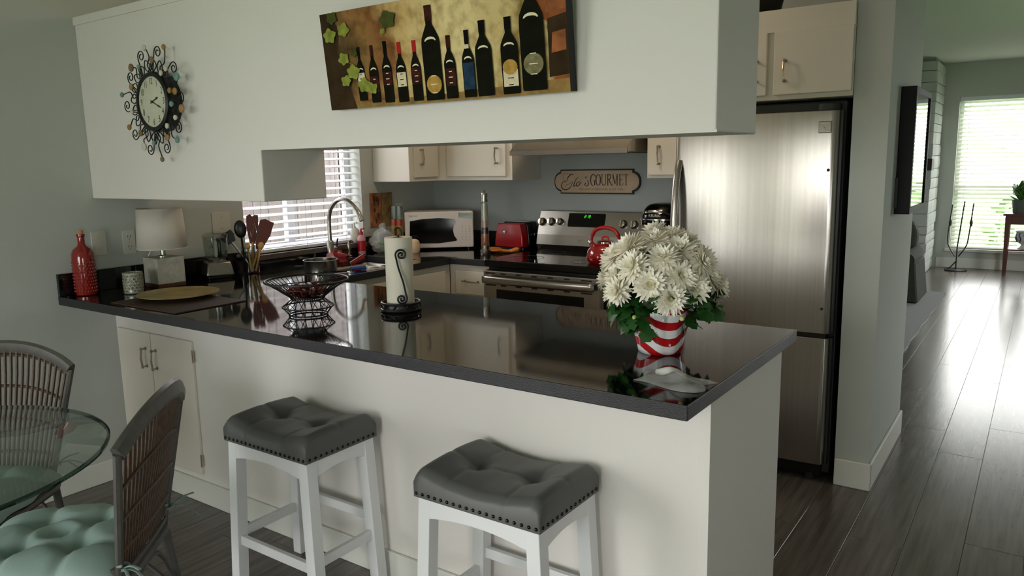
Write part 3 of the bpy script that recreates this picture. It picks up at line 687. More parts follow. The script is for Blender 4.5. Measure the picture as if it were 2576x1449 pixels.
def seg7(mb, ch, x, y, h, M):
    w = h*.5; t = h*.13
    SG = {'a': [(0, h), (w, h)], 'b': [(w, h), (w, h/2)], 'c': [(w, h/2), (w, 0)], 'd': [(0, 0), (w, 0)], 'e': [(0, h/2), (0, 0)], 'f': [(0, h), (0, h/2)], 'g': [(0, h/2), (w, h/2)]}
    for c in {'2': 'abged', '1': 'bc', '9': 'abcfgd'}[ch]: ribbon(mb, [(x+p[0]+p[1]*.12, y+p[1]) for p in SG[c]], t, M)
seg7(dg, '2', 0, 0, .017, M_); seg7(dg, '1', .017, 0, .017, M_); seg7(dg, '9', .031, 0, .017, M_)
for y in (.005, .012): ribbon(dg, [(.0135, y), (.0155, y)], .002, M_)
dg.build('clock_digits', 'led_green', pn)
sm = MB().box(-.014, .014, -.002, 0, -.011, .011).build('badge', 'steel_dull', bg); sm.matrix_basis = T(1.270, 2.437, .985) @ RX(-.19)
lg = MB(); ribbon(lg, [(-.010, .003), (-.002, .005), (.010, -.002)], .003, T(0, -.003, 0) @ WALLY); ribbon(lg, [(-.010, -.004), (0, -.002), (.010, -.007)], .002, T(0, -.003, 0) @ WALLY); lg.build('badge_mark', 'chrome', sm)
# ---- range hood
hh = thing('range_hood', 'stainless under-cabinet range hood above the stove', 'range hood')
b = MB().prism([(2.10, 1.512), (2.10, 1.532), (2.26, 1.655), (2.577, 1.655), (2.577, 1.512)], 0, 1); b.v = [(1.0 + z*.752, x, y) for x, y, z in b.v]
b.build('canopy', 'steel', hh, bevel=.003)
MB().box(1.0, 1.752, 2.096, 2.10, 1.505, 1.532).build('front_lip', 'steel', hh, bevel=.001)
MB().box(1.05, 1.70, 2.14, 2.54, 1.506, 1.5125).build('filter', 'steel_dull', hh)
# ---- microwave in the corner, turned 39 degrees
mw = thing('microwave', 'white countertop microwave turned across the back corner', 'microwave', (.295, 2.275, CT+.0005), math.radians(41))
MB().box(-.215, .215, -.065, .17, .018, .245).build('body', 'white_plastic', mw, bevel=.008)
fr = MB().box(-.222, .222, -.092, -.066, .012, .248).build('front_panel', 'white_plastic', mw, bevel=.007)
wp = [(-.185, .045), (-.192, .10), (-.188, .19), (-.10, .203), (.0, .206), (.10, .198), (.108, .180), (.094, .155), (.088, .125), (.095, .09), (.112, .065), (.11, .055), (.0, .042)]
wb = MB(); wb.prism(wp, 0, .001); wb.v = [(x, -.0922 - z*1.2, y) for x, y, z in wb.v]
wb.build('door_window', 'black_glass', mw)
b = MB(); b.prism([(.125, .205), (.215, .196), (.215, .232), (.125, .238)], 0, .001); b.v = [(x, -.0922 - z*1.2, y) for x, y, z in b.v]; b.build('display', 'black_glass', mw)
b = MB()
for i in range(3):
    for j in range(6): text_mb(b, '1234567890+-=#*%&o'[i*6+j], .011, T(.148+i*.024, -.0921, .06+j*.017) @ WALLY)
b.build('key_marks', 'outlet_slot', mw)
b = MB(); text_mb(b, 'Magic Chef', .012, T(-.168, -.0921, .219) @ WALLY); b.build('brand_mark', 'outlet_slot', mw)
for x in (-.19, .19):
    for y in (-.05, .14): MB().lathe([(.014, 0), (.014, .02)], 10, (x, y, 0)).build('foot', 'black_plastic', mw)
# ---- toaster
to = thing('toaster', 'glossy red two-slot toaster beside the stove', 'toaster', (.795, 2.43, CT+.0005))
MB().box(-.105, .105, -.06, .10, 0, .022).build('base', 'toaster_black', to, bevel=.005)
b = MB(); b.shell(lambda u, v: ((2*u-1)*(.108-.022*v**2), -.072+.008*v, .022+.15*v), lambda u, v: ((2*u-1)*(.108-.022*v**2), .0, .022+.15*v), 10, 8)
b.build('front_shell', 'red_enamel', to, bevel=.006)
b = MB(); b.shell(lambda u, v: ((2*u-1)*(.108-.018*v**2)+.006, .0, .022+.155*v), lambda u, v: ((2*u-1)*(.108-.018*v**2)+.006, .11, .022+.155*v), 10, 8)
tb = b.build('body', 'toaster_black', to, bevel=.006)
for y in (.03, .075): MB().box(-.07, .08, y-.012, y+.012, .174, .1785).build('slot', 'steel_dull', tb)
b = MB().lathe([(.012, 0), (.012, .003), (.0, .004)], 20, M=T(-.03, -.0695, .118) @ RX(PI/2) @ S(1, .6, 1)).build('badge', 'chrome', to)
MB().box(.116, .126, .04, .07, .09, .105).build('lever', 'chrome', to, bevel=.002)
# ---- pod coffee maker
cm = thing('coffee_maker', 'black domed pod coffee maker with chrome band near the refrigerator', 'coffee maker', (1.865, 2.33, CT+.0005))
MB().prism(rrect(.20, .26, .05), 0, .03).build('base', 'black_plastic', cm, bevel=.006)
MB().prism(rrect(.19, .12, .04, 5, 0, .065), .03, .22).build('tower', 'black_plastic', cm, bevel=.006)
b = MB()
for i in range(7): pass
def dome(u, v):
    a = 2*PI*u; k = math.cos(v*PI/2)**.45; w = .105*k; l = .13*k
    return (w*math.copysign(abs(math.cos(a))**.6, math.cos(a)), l*math.copysign(abs(math.sin(a))**.6, math.sin(a)), .215 + .105*math.sin(v*PI/2))
b.grid(dome, 32, 8); b.prism([dome(i/32, 0)[:2] for i in range(32)], .205, .2151); hdm = b.build('head', 'black_glass', cm)
b = MB(); b.tube([(x*1.005, y*1.005, .235) for x, y, z in (dome(i/40, 0) for i in range(40))], .006, 6, True); b.build('chrome_band', 'chrome', cm)
MB().tube(spline([(-.075, -.10, .262), (-.05, -.138, .275), (.0, -.15, .28), (.05, -.138, .275), (.075, -.10, .262)]), .007, 8).build('lift_handle', 'chrome', cm)
b = MB(); text_mb(b, 'KEURIG', .02, T(0, -.128, .25) @ WALLY); b.build('brand_mark', 'steel_dull', cm)
b = MB(); b.shell(lambda u, v: (.112+.0*u, -.06+.16*u, .03+.20*v), lambda u, v: (.098, -.06+.16*u, .03+.20*v), 4, 2).build('water_tank', 'dark_plastic', cm)
# ---- kettle
kt = thing('kettle', 'red enamel whistling kettle on the cooktop', 'kettle', (1.655, 2.04, .9268))
MB().lathe([(.085, 0), (.098, .012), (.102, .035), (.092, .07), (.062, .098), (.045, .104), (.043, .108), (0, .108)], 32).build('body', 'kettle_red', kt)
MB().lathe([(.046, .105), (.046, .112), (.035, .118), (.012, .122), (0, .122)], 24).build('lid', 'chrome', kt)
MB().tube(spline([(-.018, 0, .12), (-.014, 0, .136), (.014, 0, .136), (.018, 0, .12)]), .005, 8).build('lid_handle', 'red_plastic', kt)
MB().tube(spline([(-.075, -.01, .085), (-.076, -.01, .13), (-.055, -.005, .172), (0, 0, .187), (.055, .005, .172), (.076, .01, .13), (.072, .01, .09)]), [.009]*8+[.013]*21+[.010]*8, 10, flat=.8).build('handle', 'red_plastic', kt)
sp = MB().tube([(-.06, -.012, .08), (-.082, -.016, .107)], [.018, .012], 12).build('spout', 'kettle_red', kt)
MB().tube([(-.080, -.016, .104), (-.089, -.017, .115)], .0145, 12).build('spout_cap', 'chrome', sp)
# ---- hanging sign
sg = thing('wall_sign', 'tan kitchen plaque with black script lettering hung above the stove', 'sign', (1.312, 2.579, 1.342))
def plaque(hw, hh_, ind, r):
    p = []
    def side(s):
        q = [(s*(hw-ind), -hh_), (s*(hw-ind), -hh_+.014)]
        for k in range(9): a = -1 + 2*k/8; q.append((s*(hw - ind + .006 + (ind-.006)*math.sqrt(max(0, 1-a*a*.86))), a*(hh_-.022)))
        return q + [(s*(hw-ind), hh_-.014), (s*(hw-ind), hh_)]
    return side(1) + side(-1)[::-1]
MB().prism(plaque(.296, .075, .045, 0), 0, .016, M=WALLY).build('board_edge', 'sign_black', sg)
bf = MB().prism(plaque(.289, .067, .045, 0), .016, .0185, M=WALLY).build('board_face', 'sign_tan', sg)
MS = T(0, -.0185, 0) @ WALLY
def sgx(x): return -.291 + (x-80)/2330*.57
def sgy(y): return -.072 + (790-y)/650*.137
lt = MB()
def L_(pts, w, k=6, thin=None):
    q = spline([(sgx(x), sgy(y)) for x, y in pts], k) if k > 1 else [(sgx(x), sgy(y)) for x, y in pts]
    ribbon(lt, q, [w[0]+(w[1]-w[0])*math.sin(PI*i/(len(q)-1)) for i in range(len(q))] if isinstance(w, tuple) else w, MS)
TK, TN = .0062, .0024
# serif capitals, tall and narrow
def stem(x, y0, y1): L_([(x, y0), (x, y1)], TK, 1)
def serif(x, y, hw=26): L_([(x-hw, y), (x+hw, y)], TN, 1)
L_([(1258, 310), (1240, 262), (1190, 246), (1145, 300), (1132, 400), (1145, 505), (1190, 556), (1245, 530)], (.002, .0065)); L_([(1245, 545), (1245, 420)], TK, 1); serif(1240, 418, 32); L_([(1258, 250), (1258, 320)], TN, 1)
L_([(1345, 246), (1298, 285), (1284, 400), (1298, 515), (1345, 554)], (.0022, .0075)); L_([(1345, 246), (1390, 285), (1404, 400), (1390, 515), (1345, 554)], (.0022, .0075))
L_([(1450, 250), (1450, 460), (1462, 525), (1500, 552), (1540, 520), (1548, 460), (1548, 250)], .0045); serif(1450, 250); serif(1548, 250, 20)
stem(1612, 248, 552); serif(1612, 250, 30); serif(1612, 550, 30); L_([(1612, 250), (1665, 255), (1692, 310), (1668, 375), (1612, 388)], (.003, .006)); L_([(1645, 388), (1690, 500), (1728, 552)], .006)
L_([(1750, 245), (1750, 550)], TN, 1); L_([(1750, 245), (1812, 520)], TK, 1); L_([(1812, 520), (1866, 245)], TN, 1); stem(1868, 245, 550); serif(1748, 246, 22); serif(1748, 549, 22); serif(1870, 549, 26); serif(1872, 246, 20)
stem(1942, 243, 548); L_([(1925, 245), (2024, 240), (2026, 290)], TN*1.3, 1); L_([(1940, 392), (2000, 390)], TN*1.3, 1); L_([(2000, 365), (2000, 418)], TN, 1); L_([(1925, 548), (2026, 545), (2034, 488)], TN*1.3, 1)
stem(2108, 240, 545); L_([(2052, 300), (2056, 242), (2164, 238), (2168, 295)], TN*1.3, 1); serif(2108, 544, 28)
# script
L_([(640, 225), (560, 235), (470, 330), (440, 430)], (.0015, .0065)); L_([(640, 225), (610, 250), (590, 262)], .002); L_([(440, 430), (350, 440), (285, 520), (278, 600), (330, 670), (420, 685), (520, 630), (580, 540), (610, 440)], (.0022, .0062)); L_([(330, 350), (340, 260), (430, 205), (560, 235)], .0014); L_([(330, 350), (370, 400), (440, 430)], .0014); L_([(400, 600), (430, 540), (520, 510), (590, 450)], .002)
L_([(770, 318), (700, 400), (640, 560), (680, 570), (740, 500)], (.002, .0055)); L_([(800, 450), (740, 480), (715, 560), (760, 575), (820, 510), (830, 470), (800, 450)], (.0035, .005)); L_([(830, 470), (870, 490)], .002)
L_([(1010, 300), (980, 345)], (.003, .007)); L_([(1060, 390), (1050, 430), (1070, 520), (1020, 575), (960, 550)], (.002, .0055)); L_([(960, 550), (975, 510), (1000, 500)], .006)
lt.build('lettering', 'ink', bf)
l2 = MB(); text_mb(l2, 'SERVING UP MEMORIES SINCE 1908', .0165, T(.035, -.0187, -.052) @ WALLY @ S(1.16, 1, 1)); l2.build('small_lettering', 'ink_faint', bf)
# ================================================================== THINGS ON THE WORKTOP
Z = CT + .0006
# ---- red glass bottle
rb = thing('glass_bottle', 'red embossed glass bottle with cork by the left wall', 'bottle', (.073, .092, Z)); rb.scale = (.93, .93, .99)
b = MB().lathe([(.040, 0), (.046, .004), (.047, .02), (.049, .10), (.050, .165), (.048, .19), (.040, .207), (.020, .222), (.0155, .232), (.015, .262), (.0185, .266), (.0185, .276), (.014, .277)], 32)
b.build('body', 'bottle_red', rb)
b = MB()
for i in range(10):
    for k in range(24):
        a = 2*PI*k/24 + (i % 2)*PI/24; r_ = .0475 + .002*(i/10); b.ball((r_*math.cos(a), r_*math.sin(a), .02+i*.0145), (.0035, .0035, .005), 6, 4)
o = b.build('embossed_beads', 'bottle_red', rb); o['kind'] = 'stuff'
MB().lathe([(.0125, .27), (.0135, .292), (0, .293)], 14).build('cork', 'cork', rb)
# ---- mosaic candle glass
cg = thing('candle_holder', 'small round mosaic glass candle holder beside the table lamp', 'candle holder', (.222, .228, Z))
b = MB().lathe([(.036, 0), (.042, .004), (.044, .05), (.042, .095), (.039, .095), (.040, .05), (.037, .01), (0, .01)], 32); b.build('glass', 'candle_mosaic', cg)
b = MB()
for i in range(6):
    for k in range(16):
        a = 2*PI*(k + .5*(i % 2))/16; M = RZ(a) @ T(.0445, 0, .014+i*.0135) @ RY(PI/2)
        b.prism([(.0062, 0), (0, .0075), (-.0062, 0), (0, -.0075)], -.001, .0006, M=M)
o = b.build('glass_chips', 'clear_glass', cg); o['kind'] = 'stuff'
MB().lathe([(.034, .012), (.034, .05), (0, .05)], 20).build('candle', 'candle_wax', cg)
# ---- table lamp
tl = thing('table_lamp', 'small table lamp with white drum shade and square shell base', 'lamp', (.148, .425, Z), math.radians(-4))
MB().box(-.067, .067, -.067, .067, 0, .018).build('plinth', 'walnut', tl, bevel=.002)
MB().box(-.067, .067, -.067, .067, .018, .14).build('base', 'capiz', tl, bevel=.003)
MB().lathe([(.012, .14), (.012, .2), (.008, .2)], 14).build('stem', 'chrome', tl)
MB().lathe([(.03, .14), (.03, .146), (.012, .15)], 20).build('collar', 'chrome', tl)
b = MB().lathe([(.112, .182), (.100, .368)], 40, cap=False); o = b.build('lamp_shade', 'shade_linen', tl); s_ = o.modifiers.new('thick', 'SOLIDIFY'); s_.thickness = .002
for zz, r_ in ((.182, .112), (.368, .100)): MB().tube([(r_*math.cos(k*PI/20), r_*math.sin(k*PI/20), zz) for k in range(40)], .0018, 6, True).build('shade_rim', 'shade_linen', tl)
b = MB()
for k in range(3): a = k*2*PI/3; b.tube([(0, 0, .2), (.10*math.cos(a), .10*math.sin(a), .345)], .0015, 6)
b.build('shade_spider', 'chrome', tl)
MB().ball((0, 0, .235), (.028, .028, .038), 14, 10).build('bulb', 'outlet_plastic', tl)
MB().tube(spline([(-.055, -.02, .185), (-.085, -.05, .10), (-.082, -.055, .03), (-.075, -.06, .004)]), .0028, 6).build('cord', 'outlet_plastic', tl)
# ---- placemat and plate
pm_ = MB().box(.392, .866, .032, .352, Z, Z+.004).build('placemat', 'placemat', bevel=.001); tag(pm_, 'dark brown rectangular placemat on the granite near the left wall', 'placemat')
pl = thing('plate', 'round gold-green decorative charger plate lying on the brown placemat', 'plate', (.548, .245, Z+.0045))
MB().lathe([(.05, 0), (.06, .004), (.125, .012), (.165, .020), (.166, .023), (.160, .0235), (.12, .016), (.05, .009), (0, .009)], 48).build('dish', 'plate_gold', pl)
# ---- food processor
fp = thing('food_processor', 'small silver food chopper with clear bowl beside the lamp', 'food processor', (.122, .725, Z), math.radians(-22)); fp.scale = (1.15, 1.15, 1.15)
MB().box(-.055, .055, -.05, .05, 0, .012).build('foot_plate', 'black_plastic', fp, bevel=.003)
b = MB(); b.shell(lambda u, v: ((2*u-1)*(.063-.012*v), -(.06-.012*v), .012+.06*v), lambda u, v: ((2*u-1)*(.063-.012*v), (.06-.012*v), .012+.06*v), 6, 3).build('motor_base', 'steel_dull', fp, bevel=.006)
MB().lathe([(.036, .072), (.038, .082), (.034, .084)], 24).build('collar', 'steel', fp)
b = MB().lathe([(.04, .083), (.047, .09), (.050, .13), (.052, .178), (.050, .178), (.048, .13), (.045, .094), (0, .09)], 28); b.build('bowl', 'clear_glass', fp)
MB().lathe([(.054, .178), (.055, .188), (.04, .196), (.018, .2), (0, .2)], 28).build('lid', 'clear_glass', fp)
MB().lathe([(.008, .09), (.008, .165), (0, .168)], 12).build('spindle', 'outlet_plastic', fp)
MB().tube(spline([(.05, .0, .17), (.075, .0, .168), (.08, .0, .13), (.072, .0, .10), (.05, .0, .098)]), .008, 8).build('handle', 'black_plastic', fp)
MB().tube(spline([(-.05, .02, .03), (-.07, .05, .06), (-.085, .06, .10), (-.10, .065, .10), (-.11, .07, .05), (-.11, .07, .004)]), .003, 6).build('cord', 'black_plastic', fp)
# ---- utensils in a glass jar
JX, JY = .140, .912
uj = thing('utensil_jar', 'clear glass jar holding the cooking utensils', 'jar', (JX, JY, Z))
MB().lathe([(.044, 0), (.045, .003), (.0455, .14), (.0435, .14), (.043, .008), (0, .008)], 28).build('glass', 'clear_glass', uj)
def utensil(name, label, cat, base, tip, build):
    a = Vector(base); t_ = Vector(tip); d = (t_ - a); L = d.length
    q = Vector((0, 0, 1)).rotation_difference(d.normalized()).to_matrix().to_4x4()
    e = thing(name, label, cat); e.matrix_basis = T(JX + a.x, JY + a.y, Z + .0095 + a.z) @ q; build(e, L); return e
def spoon(m_h, m_b, hw, hl, ro=0):
    def f(e, L):
        MB().tube([(0, 0, 0), (0, 0, L-hl)], .0055, 8).build('handle', m_h, e)
        o = MB().ball((0, 0, L-hl*.5), (hw, .008, hl*.56), 14, 8).build('head', m_b, e); o.matrix_basis = RZ(ro)
    return f
def spat(m_h, m_b, w0, w1, hl, ro=0, notch=False):
    def f(e, L):
        MB().tube([(0, 0, 0), (0, 0, L-hl*.95)], .006, 8).build('handle', m_h, e)
        p = [(-w0, 0), (w0, 0), (w1, hl*.55), (w1*.97, hl), (w1*.3, hl*1.0), (0, hl*(.94 if notch else 1.02)), (-w1*.4, hl*1.03), (-w1, hl*.95), (-w1, hl*.55)]
        o = MB().prism(p, -.004, .004, M=T(0, 0, L-hl) @ WALLY).build('head', m_b, e, bevel=.001); o.matrix_basis = RZ(ro)
    return f
VD = math.radians(55)
utensil('cooking_spoon', 'black nylon spoon standing in the utensil jar', 'spoon', (-.015, -.02, 0), (-.03, -.028, .265), spoon('black_plastic', 'black_plastic', .031, .085, VD))
utensil('wooden_turner', 'dark wooden turner standing tallest in the jar', 'spatula', (.0, .012, 0), (.006, .028, .295), spat('wood_light', 'wood_red', .014, .030, .15, VD, True))
utensil('wooden_turner', 'broad dark wooden turner leaning toward the window', 'spatula', (.012, -.005, 0), (.055, .085, .262), spat('wood_light', 'wood_red', .016, .036, .16, VD))
utensil('slotted_turner', 'black square-headed turner leaning toward the lamp', 'spatula', (.01, .01, 0), (-.082, -.085, .205), spat('knife_steel', 'iron', .022, .036, .062, VD))
utensil('wooden_spoon', 'light wooden spoon at the front of the utensil jar', 'spoon', (.022, -.012, 0), (.0, -.012, .15), spoon('wood_light', 'wood_light', .014, .035, VD))
utensil('wooden_spoon', 'light wooden spoon with short bowl leaning to the sink', 'spoon', (.026, .012, 0), (.046, .045, .15), spoon('wood_light', 'wood_light', .016, .035, VD))
utensil('whisk', 'slim steel whisk between the wooden turners', 'whisk', (-.01, .02, 0), (.018, .03, .25), lambda e, L: (MB().tube([(0, 0, 0), (0, 0, L*.55)], .005, 8).build('handle', 'knife_steel', e), [MB().tube(spline([(0, 0, L*.55), (.018*math.cos(a), .018*math.sin(a), L*.8), (0, 0, L), (-.018*math.cos(a), -.018*math.sin(a), L*.8), (0, 0, L*.55)], 5), .0009, 5).build('wire', 'knife_steel', e) for a in (0, PI/3, 2*PI/3)]))
# ---- faucet group
fa = thing('faucet', 'tall brushed steel gooseneck kitchen faucet at the sink', 'faucet', (.082, 1.52, Z))
MB().lathe([(.027, 0), (.027, .006), (.021, .010), (.021, .105), (.016, .112)], 24).build('body', 'steel', fa)
neck = [(0, 0, .11), (0, 0, .20), (.003, 0, .25), (.022, .003, .305), (.065, .01, .347), (.118, .018, .357), (.172, .028, .332), (.21, .034, .29), (.232, .038, .245)]
MB().tube(spline(neck, 6), [.0125]*40+[.0125]*3+[.014]*6, 14).build('gooseneck', 'steel', fa)
MB().tube([(.226, .037, .258), (.237, .039, .233)], .0165, 14).build('spray_head', 'steel', fa)
MB().tube([(.0, .02, .06), (.0, .045, .063)], .011, 10).build('lever_hub', 'steel', fa); MB().tube([(0, .045, .064), (.004, .058, .12)], [.006, .0045], 8).build('lever', 'dark_plastic', fa)
sd = thing('soap_pump', 'brushed nickel deck-mounted soap pump beside the faucet', 'soap dispenser', (.078, 1.672, Z))
MB().lathe([(.018, 0), (.018, .004), (.010, .010), (.009, .04), (.0115, .045), (.009, .06), (.009, .075), (.006, .08), (.006, .095), (0, .096)], 16).build('stem', 'nickel', sd)
MB().tube([(-.004, 0, .088), (.022, 0, .098), (.038, 0, .09)], .0055, 8).build('spout', 'dark_plastic', sd)
# white and red pump bottles, veg bag, tubes
wbz = thing('soap_bottle', 'white pump soap bottle on the window sill stone', 'bottle', (-.0, 1.80, .9855))
MB().lathe([(.026, 0), (.028, .004), (.028, .07), (.020, .088), (.010, .092), (.010, .10), (0, .10)], 20).build('body', 'outlet_plastic', wbz)
MB().tube([(0, 0, .10), (0, 0, .125), (.025, -.005, .127)], .005, 8).build('pump', 'outlet_plastic', wbz)
rbz = thing('soap_bottle', 'red pump soap bottle behind the plastic bag', 'bottle', (.056, 1.80, Z))
MB().lathe([(.024, 0), (.026, .004), (.026, .10), (.016, .118), (.009, .122), (.009, .13), (0, .13)], 20).build('body', 'soap_pink', rbz)
MB().lathe([(.0265, .02), (.0265, .085)], 20, cap=False).build('label_band', 'soap_red', rbz)
MB().tube([(0, 0, .128), (0, 0, .158), (.03, -.004, .160)], .0055, 8).build('pump', 'soap_red', rbz); MB().lathe([(.012, .122), (.012, .14), (.006, .144)], 14).build('pump_collar', 'soap_red', rbz)
def crumple(b, c, r, seed, nu=20, nv=14, amp=.22, mi=0, floor=None):
    rr = random.Random(seed); ph = [(rr.uniform(2, 6), rr.uniform(2, 6), rr.uniform(0, 6)) for _ in range(5)]
    def f(u, v):
        a = 2*PI*u; p = -PI/2 + PI*v; k = 1 + sum(amp/5*math.sin(q[0]*a//1*0 + round(q[0])*a + q[1]*p*1.5 + q[2]) for q in ph)*1.6
        z = c[2] + r[2]*k*math.sin(p)
        return (c[0] + r[0]*k*math.cos(p)*math.cos(a), c[1] + r[1]*k*math.cos(p)*math.sin(a), max(z, floor) if floor is not None else z)
    return b.grid(f, nu, nv, mi)
vb = thing('produce_bag', 'clear plastic bag of leafy greens beside the sink', 'bag', (.136, 1.915, Z))
crumple(MB(), (0, 0, .072), (.092, .076, .072), 5, floor=.0005).build('bag', 'bag_film', vb)
crumple(MB(), (.025, .01, .045), (.045, .042, .04), 8, amp=.4, floor=.003).build('greens', 'green_veg', vb)
MB().tube(spline([(0, 0, .13), (.004, .0, .155), (-.012, .006, .172)]), [.02, .019, .017, .015, .013, .012, .013, .015, .018, .02, .022, .024, .026], 10).build('tied_neck', 'bag_film', vb)
for i, (x, y, lb, cat) in enumerate(((.125, 2.03, 'clear glass tube of orange and yellow drops behind the paper towel', 'jar'), (.166, 2.037, 'clear glass tube of orange and yellow drops next to the microwave', 'jar'))):
    tb_ = thing('candy_tube', lb, cat, (x, y, Z))
    MB().lathe([(.022, 0), (.0225, .003), (.0225, .288), (.0215, .288), (.021, .006), (0, .006)], 20).build('glass', 'clear_glass', tb_)
    MB().lathe([(.0205, .0065), (.0205, .165), (0, .165)], 18).build('yellow_drops', 'yellow_drop', tb_); MB().lathe([(.0205, .1652), (.0205, .206), (0, .206)], 18).build('orange_drops', 'orange_drop', tb_)
gj = thing('ceramic_jar', 'small cream ceramic jar in front of the microwave', 'jar', (.318, 2.0, Z)); MB().lathe([(.03, 0), (.036, .01), (.04, .045), (.032, .075), (.016, .086), (0, .088)], 22).build('body', 'egg_cream', gj)
# picture tiles on the wall
for k, (y0, y1, mm, lb) in enumerate(((1.94, 2.035, 'tin_tile_a', 'tall rust-brown decorative tile hung next to the window'), (2.045, 2.14, 'tin_tile_b', 'tall ochre patterned tile hung next to the rust-brown tile'))):
    tp = thing('wall_tile', lb, 'wall art', (.0008, 0, 0)); bdm = MB().box(0, .010, y0, y1, 1.068, 1.288).build('panel', mm, tp, bevel=.002)
    rr = random.Random(k); b = MB()
    for _ in range(9):
        cy, cz = rr.uniform(y0+.018, y1-.018), rr.uniform(1.09, 1.265); b.lathe([(rr.uniform(.008, .016), 0), (.004, .003), (0, .003)], 8, M=T(.010, cy, cz) @ RY(PI/2) @ S(1.6, .8, 1))
    b.build('raised_motif', 'walnut' if k == 0 else 'dot_brown', tp)
# ---- things drying by the sink
sp_ = thing('steel_pot', 'empty stainless steel pot on the worktop left of the sink', 'pot', (.455, 1.115, Z))
MB().lathe([(.080, 0), (.086, .006), (.088, .062), (.090, .065), (.085, .065), (.084, .008), (0, .006)], 36).build('body', 'steel', sp_)
gr = thing('silicone_mitt', 'dark red silicone mitt lying over the pot rim', 'oven mitt', (.40, 1.285, Z))
b = MB(); crumple(b, (0, 0, .045), (.075, .035, .045), 14, amp=.3, floor=.0005); b.build('cuff', 'dark_red_rubber', gr)
MB().tube([(.04, .06, .012), (.075, .125, .05)], [.014, .016], 10).build('thumb', 'dark_red_rubber', gr)
pe = thing('vegetable_peeler', 'blue-handled peeler with steel blade lying beside the sink edge', 'peeler', (.60, 1.245, Z), math.radians(60))
MB().tube([(-.04, 0, .012), (.04, 0, .014)], [.010, .012], 10).build('handle', 'blue_handle', pe); MB().box(.04, .11, -.012, .012, .010, .012).build('blade', 'knife_steel', pe)
kn = thing('dinner_knife', 'steel dinner knife lying in front of the pot', 'knife', (.59, 1.10, Z), math.radians(52))
MB().box(-.10, -.01, -.006, .006, 0, .008).build('handle', 'black_plastic', kn, bevel=.002); MB().prism([(-.01, -.006), (.09, -.008), (.105, .002), (.09, .008), (-.01, .006)], .002, .004).build('blade', 'knife_steel', kn)
tw = thing('dishcloth', 'folded white dishcloth at the front edge of the sink', 'cloth', (.628, 1.33, Z), math.radians(80))
MB().shell(lambda u, v: (-.05+.10*u, -.03+.06*v, .010+.004*math.sin(9*u+4*v)), lambda u, v: (-.05+.10*u, -.03+.06*v, .0), 10, 6).build('cloth', 'label_white', tw)
# ---- pepper mill tower, leaf dish
gm = thing('salt_mill', 'tall clear mill layered with pink salt and pepper near the stove', 'grinder', (.805, 2.10, Z))
MB().lathe([(.030, 0), (.032, .004), (.032, .03), (.026, .036), (.026, .06)], 24).build('grinder_base', 'steel_dull', gm)
MB().lathe([(.0255, .055), (.024, .14), (.021, .24), (.0195, .325), (.0185, .325), (.02, .24), (.023, .14), (.0245, .057)], 24, cap=False).build('glass', 'clear_glass', gm)
MB().lathe([(.0235, .058), (.0225, .13), (0, .13)], 20).build('orange_salt', 'salt_orange', gm); MB().lathe([(.0222, .131), (.0212, .168), (0, .168)], 20).build('peppercorns', 'pepper', gm); MB().lathe([(.021, .169), (.0200, .212), (0, .212)], 20).build('pink_salt', 'salt_pink', gm); MB().lathe([(.0198, .213), (.0182, .31), (0, .31)], 20).build('white_salt', 'dot_cream', gm)
MB().lathe([(.021, .322), (.022, .33), (.018, .345), (.022, .36), (.018, .375), (.006, .38), (.008, .39), (0, .396)], 20).build('cap', 'steel', gm)
ld = thing('leaf_dish', 'orange leaf-shaped ceramic dish in front of the toaster', 'dish', (.845, 2.235, Z), math.radians(12))
def lf(u, v):
    x = -.10 + .20*u; w = .055*math.sin(PI*min(1, max(0, u)))**.7 * (1 + .18*math.sin(5*2*PI*u)); y = (2*v-1)*w
    return (x, y, .006 + .016*(2*v-1)**2 + .012*(2*u-1)**2 + .006*math.sin(3*PI*u)*(2*v-1))
o = MB().grid(lf, 28, 8).build('dish', ['leaf_dish_orange'], ld); s_ = o.modifiers.new('thick', 'SOLIDIFY'); s_.thickness = .005; s_.offset = -1
# ---- wire fruit bowl with pods
wr = thing('wire_bowl', 'black wire pedestal bowl on the peninsula worktop', 'bowl', (1.335, .285, Z))
prof = [(.070, .004), (.094, .034), (.060, .062), (.066, .072), (.115, .108), (.152, .132)]
def circ(r_, z, n=48): return [(r_*math.cos(2*PI*k/n), r_*math.sin(2*PI*k/n), z) for k in range(n)]
for (r_, z), t_ in zip(prof, (.003, .0026, .0026, .002, .002, .0042)):
    MB().tube(circ(r_, z), t_, 6, True).build('ring', 'iron', wr)
me = MB().tube([(r_, 0, z) for r_, z in prof[2:]], .0016, 5).mesh('rib', 'iron')
for k in range(44): place(me, 'rib', wr, RZ(2*PI*k/44))
me = MB().tube([(.070, 0, .004), (.094*math.cos(.12), .094*math.sin(.12), .034), (.060, 0, .062)], .0016, 5).mesh('base_rib', 'iron'); me2 = MB().tube([(.070, 0, .004), (.094*math.cos(.12), -.094*math.sin(.12), .034), (.060, 0, .062)], .0016, 5).mesh('base_rib', 'iron')
for k in range(14): place(me, 'base_rib', wr, RZ(2*PI*k/14)); place(me2, 'base_rib', wr, RZ(2*PI*k/14))
MB().lathe([(.058, .066), (.058, .068), (0, .068)], 24).build('cup_floor', 'iron', wr)
rr = random.Random(12); pods = []
pme = MB().lathe([(0, -.026), (.007, -.022), (.012, -.010), (.0125, .004), (.010, .016), (.004, .024), (0, .027)], 10).mesh('dried_pod', 'pod')
